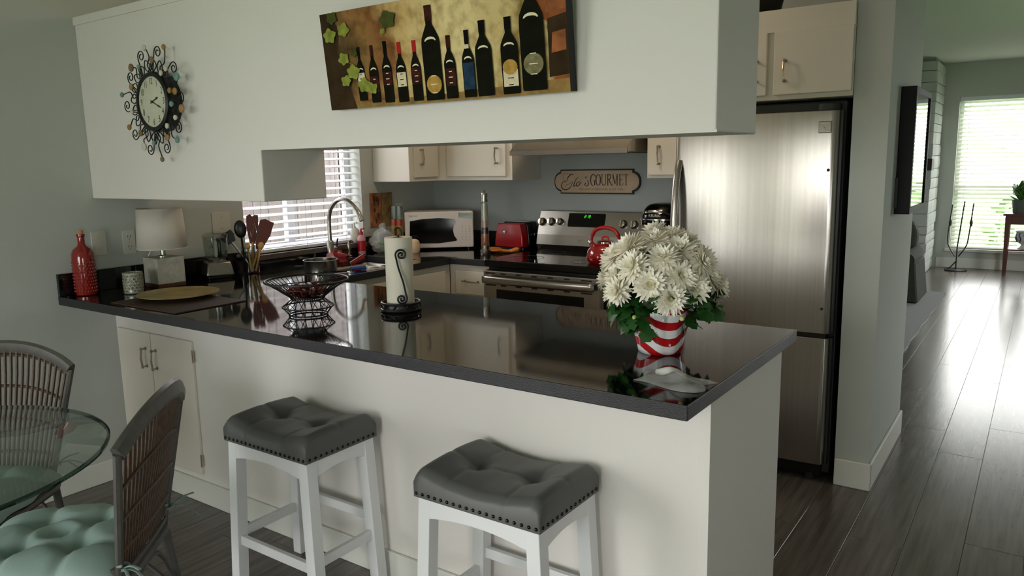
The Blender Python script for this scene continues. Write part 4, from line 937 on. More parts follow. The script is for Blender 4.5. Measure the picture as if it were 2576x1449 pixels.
ring = [(0, 0, 0)] + [(.032*math.cos(a), .032*math.sin(a), 0) for a in [k*2*PI/6 for k in range(6)]] + [(.056*math.cos(a), .056*math.sin(a), .014) for a in [k*2*PI/11+.2 for k in range(11)]] + [(.02*math.cos(a), .02*math.sin(a), .024) for a in (0, 2.1, 4.2)] + [(.045*math.cos(a), .045*math.sin(a), .025) for a in (.5, 2.0, 3.4, 4.9)]
for (x, y, z) in ring:
    o = place(pme, 'dried_pod', None, T(1.335+x, .285+y, Z+.0815+z) @ RZ(rr.uniform(0, 6)) @ RX(PI/2 + rr.uniform(-.35, .35)))
    tag(o, 'dark red dried pod heaped in the black wire bowl', 'dried pod', 'dried pods in the wire bowl')
# ---- paper towel stand
pt = thing('paper_towel_holder', 'black scrolled iron paper towel stand on the peninsula', 'paper towel holder', (1.572, .535, Z))
for z, r_, t_ in ((.005, .074, .005), (.03, .073, .005)): MB().tube(circ(r_, z, 40), t_, 8, True).build('base_ring', 'iron', pt)
MB().lathe([(.072, .006), (.072, .012), (.066, .012), (.064, .026), (.060, .026), (.058, .012), (0, .012)], 32).build('base_plate', 'iron', pt)
for k in range(10): a = 2*PI*k/10; MB().tube([(.074*math.cos(a), .074*math.sin(a), .005), (.073*math.cos(a+.2), .073*math.sin(a+.2), .03)], .0028, 5).build('base_post', 'iron', pt)
MB().tube([(0, 0, .01), (0, 0, .288)], .005, 8).build('rod', 'iron', pt)
MB().tube(spline([(-.014, 0, .285), (-.014, 0, .302), (-.008, 0, .312), (0, 0, .315), (.008, 0, .312), (.014, 0, .302), (.014, 0, .285)], 4), .0042, 8).build('top_loop', 'iron', pt)
dirc = Vector((3.574-1.572, -1.576-.535, 0)).normalized(); sid = Vector((-dirc.y, dirc.x, 0))
def scr(cx, cz, r0, a0, turns, s):
    out = []
    for k in range(int(28*turns)+1):
        t_ = k/28; a = a0 + s*2*PI*t_; r_ = r0*(1 - t_/(turns+.15)); out.append((cx + r_*math.cos(a), cz + r_*math.sin(a)))
    return out
top = scr(.008, .219, .0215, PI, 1.75, -1)[::-1]; bot = scr(.004, .052, .0195, 0, 1.75, -1)
pth = top + [(-.004, .17), (.012, .115)] + bot
pth = [tuple(dirc*.066 + sid*x + Vector((0, 0, z))) for x, z in pth]
MB().tube(pth, .0036, 7).build('scroll', 'iron', pt)
pr_ = thing('paper_towel_roll', 'white paper towel roll on the black scroll stand', 'paper towel', (1.572, .535, Z+.0125))
MB().lathe([(.052, 0), (.0525, .003), (.0525, .264), (.051, .267), (.02, .267), (.02, 0)], 40, cap=False).build('sheets', 'paper', pr_)
MB().lathe([(.02, .001), (.02, .2665), (.0185, .2665), (.0185, .001)], 24, cap=False).build('core', 'cork', pr_)
# ---- plastic hardware bag
hbg = thing('plastic_bag', 'small clear plastic bag with white sticker on the worktop corner', 'bag', (2.835, .17, Z), math.radians(4))
def bagz(u, v):
    e = math.sin(PI*u)*math.sin(PI*v); return .002 + .020*max(0, e)**.5*(1 + .35*math.sin(9*u+5*v) + .25*math.sin(14*v-7*u)) + .007*max(0, u-.9)*10*math.sin(6*v)
ptsb = lambda u, v: (-.085 + .17*u + .012*math.sin(7*v) + .02*v, -.055 + .11*v + .014*math.sin(5*u+1) - .02*u)
MB().shell(lambda u, v: ptsb(u, v) + (bagz(u, v),), lambda u, v: ptsb(u, v) + (.0004,), 22, 16).build('film', 'bag_film', hbg)
MB().grid(lambda u, v: ptsb(.2+.45*u, .42+.40*v) + (bagz(.2+.45*u, .42+.40*v)+.0012,), 10, 8).build('sticker', 'label_white', hbg)
for x, y, a in ((-.03, -.02, .4), (.01, -.028, 1.2), (.03, .0, 2.2)): MB().tube([(x, y, .006), (x+.03*math.cos(a), y+.03*math.sin(a), .006)], .003, 6).build('screw', 'knife_steel', hbg)
# ---- outlet plates on the left wall
def plate(name, label, y0, y1, z0, z1, kind):
    p = thing(name, label, 'wall plate'); MB().box(.0005, .006, y0, y1, z0, z1).build('cover', 'outlet_plastic', p, bevel=.002)
    yc, zc = (y0+y1)/2, (z0+z1)/2
    if kind == 'outlet':
        for dz in (-.024, .024):
            f_ = MB().prism(rrect(.030, .034, .010, 4), 0, .0075, M=T(0, yc, zc+dz) @ WALLX).build('socket', 'outlet_plastic', p)
            for dy in (-.006, .006): MB().box(.0073, .0078, yc+dy-.0012, yc+dy+.0012, zc+dz-.002, zc+dz+.007).build('slot', 'outlet_slot', f_)
            MB().lathe([(.0022, 0), (.0022, .0078)], 8, M=T(0, yc, zc+dz-.010) @ RY(PI/2)).build('slot', 'outlet_slot', f_)
    for dz in ((0,) if kind == 'outlet' else (-.03, .03)): MB().lathe([(.003, .005), (.003, .0068), (0, .007)], 8, M=T(0, yc, zc+dz) @ RY(PI/2)).build('screw', 'nickel', p)
plate('cover_plate', 'blank white wall plate behind the red bottle', .170, .238, 1.078, 1.186, 'blank')
plate('outlet', 'white duplex wall outlet between the blank plate and the lamp', .314, .376, 1.070, 1.183, 'outlet')
plate('switch_plate', 'wide white wall plate above the food chopper', .795, .905, 1.125, 1.235, 'blank')
plate('outlet', 'white wall outlet left of the corner wall cabinet', 2.18, 2.25, 1.10, 1.215, 'outlet')
# ================================================================== BAR STOOLS
HW, HD, ZB = .205, .149, .55
def make_stool():
    r = thing('bar_stool', 'white counter stool with grey tufted saddle seat beside the wicker chair', 'stool', group='counter stools at the peninsula')
    SP = .028   # splay at the floor
    def leg(sx, sy):
        t = .021; xt, yt = sx*(HW-.024), sy*(HD-.024); xb, yb = xt + sx*SP, yt + sy*SP*.4
        vs = []
        for x, y, z in ((xb, yb, 0), (xt, yt, ZB-.002)):
            vs += [(x-t, y-t, z), (x+t, y-t, z), (x+t, y+t, z), (x-t, y+t, z)]
        return MB().add(vs, [(3, 2, 1, 0), (4, 5, 6, 7)] + [(i, (i+1) % 4, 4+(i+1) % 4, 4+i) for i in range(4)])
    for sx, sy in ((-1, -1), (1, -1), (1, 1), (-1, 1)): leg(sx, sy).build('leg', 'stool_paint', r, bevel=.002)
    def apron(L, M):
        n = 12; vs = []; 
        for i in range(n+1):
            x = -L + 2*L*i/n; d = .062 - .016*(1 - (x/L)**2) + .0; vs.append((x, ZB - .006)); 
        bot = [(-L + 2*L*i/n, ZB - .070 + .018*(1 - ((-L + 2*L*i/n)/L)**2)) for i in range(n+1)]
        o = MB().prism(bot + vs[::-1], -.011, .011, M=WALLY).build('apron', 'stool_paint', r); o.matrix_basis = M; return o
    for s in (-1, 1): apron(HW-.04, T(0, s*(HD-.014), 0)); apron(HD-.04, T(s*(HW-.014), 0, 0) @ RZ(PI/2))
    def off(z): k = 1 - z/ZB; return HW-.024 + SP*k, HD-.024 + SP*.4*k
    for z, kind in ((.155, 'f'), (.235, 'b'), (.175, 'l'), (.175, 'r')):
        x, y = off(z)
        if kind in 'fb': s = -1 if kind == 'f' else 1; MB().box(-x, x, s*y-.009, s*y+.009, z, z+.034).build('stretcher', 'stool_paint', r, bevel=.002)
        else: s = -1 if kind == 'l' else 1; MB().box(s*x-.009, s*x+.009, -y, y, z, z+.034).build('stretcher', 'stool_paint', r, bevel=.002)
    # saddle cushion
    def base(u): return ZB - .008 + .014*(2*u-1)**2*0
    def topz(u, v):
        x, y = 2*u-1, 2*v-1
        z = ZB + .056 + .022*abs(x)**2.2 - .010*(1-abs(x)) + .010*(1 - y*y)
        z -= .024*(max(0, abs(x)-.86)/.14)**2 + .020*(max(0, abs(y)-.8)/.2)**2
        for tx in (-.46, .46):
            d2 = ((x-tx)*HW/.036)**2 + (y*HD/.036)**2; z -= .024*math.exp(-d2)
            ln = abs(x - tx)*HW; z -= .0045*math.exp(-(ln/.006)**2)*(.4+.6*abs(y))
        if abs(x) < .46: z -= .0035*math.exp(-(abs(y)*HD/.006)**2)
        else: z -= .003*math.exp(-(abs(y)*HD/.008)**2)
        return z
    b = MB(); nu, nv = 56, 40
    def px(u): return (2*u-1)*(HW+.006)
    def py(v): return (2*v-1)*(HD+.006)
    b.shell(lambda u, v: (px(u), py(v), topz(u, v)), lambda u, v: (px(u), py(v), ZB-.010), nu, nv)
    c = b.build('seat', 'stool_vinyl', r, angle=60)
    m_ = MB()
    for tx in (-.46, .46): m_.ball((tx*HW, 0, topz((tx+1)/2, .5)+.002), (.009, .009, .005), 10, 6)
    o = m_.build('tuft_buttons', 'stool_vinyl', c); o['kind'] = 'stuff'
    n_ = MB(); zz = ZB + .002
    for s in (-1, 1):
        for i in range(19): n_.ball((-HW+.004 + (2*HW-.008)*i/18, s*(HD+.0065), zz), (.0052, .004, .0052), 8, 6)
        for i in range(13): n_.ball((s*(HW+.0065), -HD+.01 + (2*HD-.02)*i/12, zz), (.004, .0052, .0052), 8, 6)
    o = n_.build('nailhead_trim', 'nail_metal', c); o['kind'] = 'stuff'
    return r
s1 = make_stool(); s1.location = (1.527, .056, 0)
s2 = copy_tree(s1); s2.location = (2.3865, .073, 0); s2['label'] = 'white counter stool with grey tufted saddle seat under the flower end of the counter'

# ================================================================== DINING SET
tb = thing('dining_table', 'round glass-topped dining table with curved rattan base', 'table', (1.24, -1.01, 0))
o = MB().lathe([(.505, .727), (.513, .731), (.513, .736), (.505, .740), (0, .740)], 96); n_ = 96
o.lathe([(.505, .727), (0, .727)], 96, cap=False); o.m = [1 if (sum(o.v[k][2] for k in f_)/len(f_) < .7399 and sum(o.v[k][2] for k in f_)/len(f_) > .7271) else 0 for f_ in o.f]
o.build('glass_top', ['table_glass', 'table_edge'], tb)
for k in range(4):
    a = k*PI/2 + .5
    MB().tube(spline([(.16*math.cos(a), .16*math.sin(a), .012), (.13*math.cos(a), .13*math.sin(a), .12), (.05*math.cos(a), .05*math.sin(a), .36), (.10*math.cos(a), .10*math.sin(a), .60), (.22*math.cos(a), .22*math.sin(a), .715)], 5), .014, 8).build('base_leg', 'rattan_frame', tb)
MB().tube(circ(.052, .36, 24), .010, 6, True).build('base_ring', 'rattan', tb); MB().tube(circ(.215, .715, 40), .011, 6, True).build('top_ring', 'rattan', tb); MB().tube(circ(.155, .02, 32), .010, 6, True).build('floor_ring', 'rattan', tb)

def make_chair():
    r = thing('wicker_chair', 'brown fan-backed wicker chair with teal cushion by the peninsula', 'chair', group='wicker dining chairs')
    ZS, WT, WB_, ZCn, ZA, LN = .435, .25, .175, .785, .86, .065
    YB = .21
    def back(s, z):       # s in -1..1 across, z height
        u = (z - ZS) / (ZA - ZS); hw = WB_ + (WT - WB_)*min(1, u*1.12)
        return Vector((s*hw, YB + LN*u + .030*(1 - s*s)*min(1, .3+u), z))
    def ztop(s): return ZCn + (ZA - ZCn)*(1 - abs(s)**2.2)
    # frame: two side posts and arched top rail
    for s in (-1, 1): MB().tube([back(s, ZS-.02 + (ZCn-ZS+.02)*k/8) for k in range(9)], .011, 8).build('side_post', 'rattan_frame', r)
    MB().tube([back(-1+2*k/24, ztop(-1+2*k/24)) for k in range(25)], .015, 8, flat=1.7, up=(0, 0, 1)).build('top_rail', 'rattan_frame', r)
    for zf in (.10, .38, .66, .93):
        p = []
        for k in range(17):
            s = -1 + 2*k/16; z0 = ZS + .03; p.append(back(s*.985, z0 + (ztop(s) - z0)*zf))
        MB().tube(p, .006, 6).build('cross_rod', 'rattan', r)
    for k in range(23):
        s = -.93 + 1.86*k/22
        MB().tube([back(s, ZS-.01 + (ztop(s)-ZS)*j/5) + Vector((0, -.004, 0)) for j in range(6)], .0052, 6).build('slat', 'rattan', r)
    MB().tube([back(-1+2*k/10, ZS-.01) for k in range(11)], .010, 8).build('back_rail', 'rattan_frame', r)
    # seat
    MB().tube([(x, y, ZS-.03) for x, y in rrect(.44, .44, .10, 6)], .014, 8, True).build('seat_frame', 'rattan_frame', r)
    for k in range(15):
        y = -.19 + .38*k/14; MB().tube([(-.205, y, ZS-.024), (.205, y, ZS-.024)], .008, 6).build('seat_cane', 'rattan', r)
    for sx in (-1, 1):
        MB().tube(spline([(sx*.185, -.185, ZS-.03), (sx*.195, -.20, .2), (sx*.20, -.215, 0)], 4), .013, 8).build('leg', 'rattan_frame', r)
        MB().tube(spline([(sx*.175, .20, ZS+.02), (sx*.185, .225, .22), (sx*.205, .27, 0)], 4), .013, 8).build('leg', 'rattan_frame', r)
        MB().tube(spline([(sx*.19, -.19, .22), (sx*.195, -.05, .34), (sx*.19, .06, .34), (sx*.185, .21, .20)], 4), .007, 6).build('arch_brace', 'rattan_frame', r)
    MB().tube(spline([(-.18, .225, .20), (-.08, .215, .36), (.08, .215, .36), (.18, .225, .20)], 4), .007, 6).build('arch_brace', 'rattan_frame', r)
    # tufted cushion
    tf = [(-.33, -.33), (.33, -.33), (-.33, .33), (.33, .33), (0, 0)]
    def h(u, v):
        x, y = 2*u-1, 2*v-1
        e = max(0, 1 - abs(x)**3.5)**.5 * max(0, 1 - abs(y)**3.5)**.5; z = .074*e
        for tx, ty in tf: z -= .042*math.exp(-(((x-tx)/.17)**2 + ((y-ty)/.17)**2))*e
        for a in (-.33, .33): z -= .013*e*(math.exp(-((x-a)/.06)**2) + math.exp(-((y-a)/.06)**2))
        return max(.002, z)
    def sq(u, v):
        x, y = 2*u-1, 2*v-1; k = .228*(1 - .05*(x*x*y*y)); w = 1 + .03*math.cos(3*PI*y)*abs(x)**6
        return x*k*w, y*k*(1 + .03*math.cos(3*PI*x)*abs(y)**6) - .012
    c = MB().shell(lambda u, v: sq(u, v) + (ZS-.010 + h(u, v),), lambda u, v: sq(u, v) + (ZS-.012 - .01*math.sin(PI*u)*math.sin(PI*v)*0,), 44, 44).build('cushion', 'cushion_teal', r, angle=80)
    for tx, ty in tf: MB().ball((tx*.228, ty*.228-.012, ZS-.010+.034), (.008, .008, .005), 8, 6).build('tuft', 'tie_teal', c)
    for sx in (-1, 1):
        a = Vector((sx*.178, .222, ZS+.02))
        MB().tube([a + Vector((.014*math.cos(t), .014*math.sin(t), .002*t)) for t in [k*.5 for k in range(14)]], .0042, 6).build('tie_knot', 'tie_teal', c)
        for dx, dy, dz in ((.05, .06, .02), (.075, .045, -.015), (.035, .08, -.05)):
            MB().tube(spline([a, a + Vector((sx*dx*.5, dy*.5, dz*.3+.012)), a + Vector((sx*dx, dy, dz))], 4), .0045, 6, flat=.5).build('tie', 'tie_teal', c)
    return r
chB = make_chair(); chB.location = (1.421, -.684, 0); chB.rotation_euler = (0, 0, .725 - PI/2)
chA = copy_tree(chB); chA.location = (.80, -.715, 0); chA.rotation_euler = (0, 0, 2.18 - PI/2); chA['label'] = 'brown fan-backed wicker chair with teal cushion between the glass table and the left wall'

# ================================================================== POTTED CHRYSANTHEMUM
FC = Vector((2.685, .44, CT + .0006))
pc = thing('potted_chrysanthemum', 'white chrysanthemum plant in red and white striped wrap on the peninsula', 'potted plant', FC)
# wrapped pot: pleated cone with a raised collar
NW, NH = 56, 10
def wrap(u, v):
    a = 2*PI*u; pleat = .0022*math.sin(a*9) + .0015*math.sin(a*23+1)
    al = (math.cos(a - math.radians(-48)) + 1)/2                  # collar rises on the right-hand side
    top = .085 + .066*al**1.6 - .012*abs(math.sin(a*3.5))
    r_ = .062 + .020*v + pleat*(.4+v) + (.016*al*max(0, v-.65)/.35)
    return (r_*math.cos(a), r_*math.sin(a), top*v)
b = MB().grid(wrap, NW, NH)
me = b.mesh('wrap', 'flag_wrap'); uv = me.uv_layers.new(name='print')
for p in me.polygons:
    for li, vi in zip(p.loop_indices, p.vertices): uv.data[li].uv = ((vi % (NW+1))/NW, me.vertices[vi].co.z/.10)
wo = place(me, 'wrap', pc); s_ = wo.modifiers.new('thick', 'SOLIDIFY'); s_.thickness = .0012
MB().lathe([(.054, .001), (.060, .08), (0, .078)], 28).build('soil', 'soil', pc)
star = [((.0052 if k % 2 == 0 else .0021)*math.cos(PI/2 + k*PI/5), (.0052 if k % 2 == 0 else .0021)*math.sin(PI/2 + k*PI/5)) for k in range(10)]
rr = random.Random(4)
for k in range(16):
    u, v = rr.random(), rr.uniform(.15, .9); p = Vector(wrap(u, v)); a = 2*PI*u
    o = MB().prism(star, 0, .0006).build('printed_star', 'blue_ink' if k % 2 else 'star_white', wo); o.matrix_basis = T(p.x*1.012, p.y*1.012, p.z) @ RZ(a + PI/2) @ RX(PI/2 - .15)
# blossoms
def blossom(seed, rad):
    rr = random.Random(seed); b = MB()
    rings = [(22, 1.0, -.35, .0), (22, .98, -.08, .002), (20, .90, .22, .005), (17, .78, .52, .008), (13, .60, .85, .010), (9, .42, 1.15, .011), (6, .26, 1.4, .012)]
    for n, ln, el, z0 in rings:
        ph = rr.uniform(0, 6)
        for k in range(n):
            a = ph + 2*PI*k/n + rr.uniform(-.1, .1); L = rad*ln*rr.uniform(.88, 1.08); w = rad*.105*rr.uniform(.85, 1.15); e0 = el + rr.uniform(-.15, .15)
            P = []; x, z = .004, z0
            for j in range(5):
                P.append((x, z)); e = e0 + .50*(j/4 - .35); x += L/4*math.cos(e); z += L/4*math.sin(e)
            vs = []
            for j, (x, z) in enumerate(P):
                ww = w*(.35, .85, 1.0, .85, .12)[j]; vs += [(x, -ww, z + ww*.35), (x, 0, z), (x, ww, z + ww*.35)]
            M = RZ(a); b.add(vs, [(3*j+q, 3*j+3+q, 3*j+4+q, 3*j+1+q) for j in range(4) for q in (0, 1)], 0, True, M)
    b.ball((0, 0, .013), (.007, .007, .006), 8, 6, 1)
    return b.mesh('blossom', ['petal', 'petal_core'], 70)
BM = [blossom(1, .056), blossom(2, .051), blossom(3, .060)]
D0 = Vector((0, 0, .165))
def facing(d): return Vector((0, 0, 1)).rotation_difference(Vector(d).normalized()).to_matrix().to_4x4()
rr = random.Random(9); spots = []
camd = Vector((.40, -.91, 0))
GA = PI*(3 - 5**.5); NB = 34
for k in range(NB):
    cz = 1 - (k + .5)/NB*1.10; ph = math.acos(max(-1, min(1, cz))); a = k*GA
    spots.append((ph, a))
for k, (ph, a) in enumerate(spots):
    d = Vector((math.sin(ph)*math.cos(a), math.sin(ph)*math.sin(a), math.cos(ph)))
    q = rr.uniform(.84, 1.1); pos = D0 + Vector((d.x*.158*q, d.y*.158*q, d.z*.150*q)) + Vector((0, 0, .018))
    face = Vector((d.x, d.y, d.z*.9 + .10)) + Vector((rr.uniform(-.3, .3), rr.uniform(-.3, .3), rr.uniform(-.25, .15)))
    o = place(BM[k % 3], 'blossom', pc, T(*pos) @ facing(face) @ RZ(rr.uniform(0, 6)) @ S(*[rr.uniform(.82, 1.1)]*3))
    MB().tube(spline([(d.x*.02, d.y*.02, .08), (pos.x*.55, pos.y*.55, .08 + (pos.z-.08)*.55), tuple(pos - face.normalized()*.004)], 3), .0022, 5).build('stem', 'stem', pc)
# two buds
for p in ((-.03, -.11, .115), (.10, -.085, .12)): MB().ball(p, .007, 8, 6).build('bud', 'petal_core', pc)
# leaves
def leafmesh(seed):
    rr = random.Random(seed); L = .062; out = []
    half = [(0, .004), (.10, .012), (.22, .024), (.30, .014), (.42, .026), (.55, .030), (.60, .017), (.72, .021), (.84, .020), (.90, .010), (1.0, .0)]
    n = len(half); vs = []
    for t_, w in half:
        z = -.012*t_*t_*1.5; vs += [(t_*L, -w, z + w*.18), (t_*L, 0, z), (t_*L, w, z + w*.18)]
    return MB().add(vs, [(3*i+q, 3*i+3+q, 3*i+4+q, 3*i+1+q) for i in range(n-1) for q in (0, 1)], 0, True).mesh('leaf', 'leaf', 60)
LM = [leafmesh(1)]
for k in range(190):
    a = rr.uniform(0, 2*PI); q = rr.random(); z = .085 + .10*q + rr.uniform(-.01, .02); r_ = .045 + .085*rr.random()*(.6+.6*q)
    el = rr.uniform(-.9, .35) if q < .6 else rr.uniform(-.3, .5); sc = rr.uniform(.6, 1.0)
    if math.cos(a - math.radians(-48)) > .80 and (z < .155 or el < -.15): continue
    place(LM[0], 'leaf', pc, T(r_*math.cos(a), r_*math.sin(a), z) @ RZ(a + rr.uniform(-.7, .7)) @ RY(-el) @ RX(rr.uniform(-.6, .6)) @ S(sc, sc, sc))

for k in range(95):
    a = rr.uniform(0, 2*PI); front = math.cos(a - math.radians(-48)) > .75
    z = rr.uniform(.150, .195) if front else rr.uniform(.115, .185); r_ = rr.uniform(.065, .135); sc = rr.uniform(.65, 1.0)
    place(LM[0], 'leaf', pc, T(r_*math.cos(a), r_*math.sin(a), z) @ RZ(a + rr.uniform(-1.0, 1.0)) @ RY(rr.uniform(-.2, .9) if not front else rr.uniform(-.3, .25)) @ RX(rr.uniform(-.7, .7)) @ S(sc, sc, sc))
# ================================================================== WALL CLOCK
ck = thing('wall_clock', 'round black wall clock with scrolled wire sunburst and coloured discs', 'clock', (.655, SY0, 1.727))
CD = -.062   # face plane
MB().lathe([(.114, 0), (.117, .01), (.117, .050), (.113, .060), (.104, .064), (.0985, .062), (.0975, .054), (0, .054)], 48, M=RX(PI/2)).build('case', 'clock_black', ck, angle=30)
fc_ = MB().lathe([(.097, .0545), (.097, .0552), (0, .0552)], 48, M=RX(PI/2)).build('dial', 'clock_face', ck)
b = MB()
for h in range(12):
    a = PI/2 - h*PI/6; s = '12' if h == 0 else str(h)
    text_mb(b, s, .030, T(.078*math.cos(a), -.0556, .078*math.sin(a)-.011) @ WALLY @ S(.8, 1.2, 1))
b.build('numerals', 'ink', fc_)
b = MB(); b.prism([(.052*math.cos(k*PI/18), .052*math.sin(k*PI/18)) for k in range(36)], 0, .0001); 
def hand(a, L, w):
    M = T(0, -.0572, 0) @ WALLY @ RZ(a); return MB().prism([(-.014, -w*.5), (L*.55, -w*.45), (L*.7, -w), (L, 0), (L*.7, w), (L*.55, w*.45), (-.014, w*.5)], 0, .0008, M=M)
hand(PI/2 - 2*PI*(2.31/12), .046, .0048).build('hour_hand', 'ink', fc_); hand(PI/2 - 2*PI*(19/60), .066, .0036).build('minute_hand', 'ink', fc_)
MB().lathe([(.005, 0), (.005, .003), (0, .0035)], 12, M=T(0, -.0572, 0) @ RX(PI/2)).build('hand_pin', 'ink', fc_)
o = MB().lathe([(.097, .060), (.06, .0625), (0, .0635)], 40, M=RX(PI/2), cap=False).build('crystal', 'pane', ck)
# wires in the plane y = -0.012, discs at their ends
rr = random.Random(21); YW = -.050
cols = ['dot_teal', 'dot_amber', 'dot_cream', 'dot_brown']
def wire(pts): return MB().tube([(x, YW + (.004 if i % 2 else 0)*0, z) for i, (x, z) in enumerate(pts)], .0022, 6).build('wire', 'clock_black', ck)
def pol(r_, a): return (r_*math.cos(a), r_*math.sin(a))
def disc(x, z, r_, c): MB().lathe([(r_*.9, 0), (r_, .0025), (r_, .006), (r_*.85, .0075), (0, .0075)], 18, M=T(x, YW-.001, z) @ RX(PI/2)).build('disc', c, ck)
NWR = 20
for k in range(NWR):
    a = 2*PI*k/NWR + .08; s = 1 if k % 2 else -1
    if k % 2 == 0:       # spiral scroll
        c = pol(.188 + rr.uniform(-.008, .012), a + s*.06); pts = [pol(.108, a - s*.16), pol(.140, a - s*.10)]
        a0 = a + s*.5*PI; sp = []
        for j in range(20):
            t_ = j/19; q = .024*(1 - .72*t_); th = a - s*PI/2 + s*2*PI*1.35*t_; sp.append((c[0] + q*math.cos(th), c[1] + q*math.sin(th)))
        wire(spline([pts[0], pts[1], sp[0]], 4)[:-1] + sp)
    else:                # stalk with a disc
        R_ = (.226, .195, .210)[k % 3]; e = pol(R_, a + .05)
        wire(spline([pol(.108, a - .18), pol(.142, a + .08), pol(.172, a - .05), e], 5)); disc(e[0], e[1], (.0105, .016, .012)[k % 3], cols[(k//2) % 4])
        e2 = pol(.160, a - .20); wire(spline([pol(.108, a + .04), pol(.135, a - .14), e2], 4)); disc(e2[0], e2[1], .013 if k % 4 == 1 else .010, cols[(k//2 + 1) % 4])
    # crossing loops near the case
    l0 = pol(.110, a); wire(spline([l0, pol(.138, a + .22), pol(.165, a + .14), pol(.140, a - .05), pol(.110, a + .18)], 5))
for a, c in ((.95, 'dot_cream'), (.28, 'dot_amber'), (-.12, 'dot_teal'), (-.85, 'dot_cream')):
    e = pol(.128, a); disc(e[0], e[1], .011, c)

# ================================================================== WINE BOTTLE PICTURE
pw, ph_, pd = .895, .293, .033
pa = thing('canvas_picture', 'long canvas print of wine bottles in a row hung on the soffit', 'picture', (1.655, .165, 1.641)); pa.rotation_euler = (math.atan2(.03, .291), 0, 0)
b = MB().box(0, pw, 0, pd, 0, ph_); b.m = [1, 1, 0, 1, 1, 1]; b.build('canvas', ['print_wall', 'canvas_edge'], pa)
_lay = [0]
def ppoly(name, poly, m_, parent=pa, lift=None):
    _lay[0] += 1; d = lift if lift else .0003 + .00006*_lay[0]
    return MB().add([(x, -d, z) for x, z in poly], [tuple(range(len(poly)))]).build(name, m_, parent)
# ledge, shadows, bricks
ppoly('printed_ledge', [(0, 0), (pw, 0), (pw, .035), (.5, .022), (0, .015)], 'print_ledge')
ppoly('printed_shadow', [(0, 0), (.12, 0), (.10, .06), (.13, .12), (.06, .17), (.08, .24), (.04, .293), (0, .293)], 'print_shadow')
ppoly('printed_brick', [(.835, .20), (.895, .205), (.895, .293), (.83, .293)], 'print_brick'); ppoly('printed_shadow', [(.835, .04), (.895, .045), (.895, .195), (.838, .185)], 'print_shadow'); ppoly('printed_brick', [(.845, .10), (.89, .105), (.89, .155), (.85, .15)], 'print_brick')
def pbottle(x, z0, z1, hw, cap, label, big):
    H = z1 - z0; nk = hw*(.34 if big else .32); sh = z0 + H*(.66 if big else .60); ns = z0 + H*(.80 if big else .76); bw = hw
    R = [(bw*.95, z0), (bw, z0+.006), (bw, sh - H*.06), (bw*.93, sh), (bw*.62, sh + (ns-sh)*.55), (nk, ns), (nk, z1-.006), (nk*1.18, z1-.005), (nk*1.15, z1)]
    poly = [(x+r_, z) for r_, z in R] + [(x-r_, z) for r_, z in R[::-1]]
    poly = [(min(pw, max(0, a)), min(ph_, max(0, c))) for a, c in poly]
    o = ppoly('printed_bottle', poly, 'print_bottle')
    if cap:
        zt = min(z1, ph_); ppoly('capsule', [(x-nk*1.1, ns + (z1-ns)*.2), (x+nk*1.1, ns + (z1-ns)*.2), (x+nk*1.12, zt), (x-nk*1.12, zt)], cap, o)
    gl = [(x + bw*.62*math.cos(t), sh - H*.03 + H*.045*math.sin(t)) for t in [k*PI/8 for k in range(9)]] + [(x + bw*.5*math.cos(t), sh - H*.03 + H*.018*math.sin(t)) for t in [PI - k*PI/8 for k in range(9)]]
    ppoly('glint', gl, 'print_glint', o)
    if label:
        m_, la, lb_, rnd = label
        p = [(x + bw*.86*a, z0 + H*(la + (lb_-la)*c)) for a, c in ((-1, 0), (1, 0), (1, 1), (-1, 1))] if not rnd else [(x + bw*.82*math.cos(t), z0 + H*((la+lb_)/2 + (lb_-la)/2*math.sin(t))) for t in [k*PI/12 for k in range(24)]]
        l_ = ppoly('label', p, m_, o); zc = z0 + H*(la+lb_)/2
        for dz, f in ((.018*H/.2, .5), (0, .7), (-.018*H/.2, .55)):
            if m_ not in ('print_blue',): ppoly('label_line', [(x-bw*.5*f, zc+dz-.0012), (x+bw*.5*f, zc+dz-.0012), (x+bw*.5*f, zc+dz+.0012), (x-bw*.5*f, zc+dz+.0012)], 'print_black' if m_ in ('print_cream',) else 'print_glint', o)
    return o
for a in ((.152, .022, .182, .018, None, ('print_cream', .30, .52, False), False), (.207, .013, .182, .0195, 'print_brown', ('print_brown', .18, .46, False), False), (.263, .010, .188, .020, 'print_black', ('print_brown', .28, .50, False), False),
          (.320, .008, .180, .0205, 'print_red', ('print_cream', .26, .50, False), False), (.379, .008, .179, .0195, 'print_red', ('print_brown', .28, .55, False), False), (.444, .006, .267, .034, 'print_brown', ('print_gold', .07, .27, True), True),
          (.508, .007, .179, .021, 'print_brown', ('print_brown', .20, .48, False), False), (.574, .006, .186, .0215, 'print_black', ('print_blue', .12, .52, False), False), (.629, .006, .205, .028, 'print_black', None, True),
          (.715, .006, .204, .028, 'print_black', ('print_cream', .10, .32, False), True), (.790, .010, .300, .038, None, ('print_silver', .14, .33, True), True)): pbottle(*a)
ppoly('label_seal', [(.715 + .024*math.cos(t), .076 + .020*math.sin(t)) for t in [k*PI/10 for k in range(20)]], 'print_gold')
ppoly('white_ring', [(.5665, .137), (.5815, .137), (.5815, .148), (.5665, .148)], 'print_cream')
def pleaf(x, z, s, a, m_):
    P = []
    for k in range(20):
        t_ = 2*PI*k/20; q = s*(1 + .17*math.cos(5*t_))*(1 + .15*math.cos(t_)); P.append((min(pw, max(0, x + q*math.cos(t_+a))), min(ph_, max(0, z + q*.8*math.sin(t_+a)))))
    ppoly('printed_leaf', P, m_)
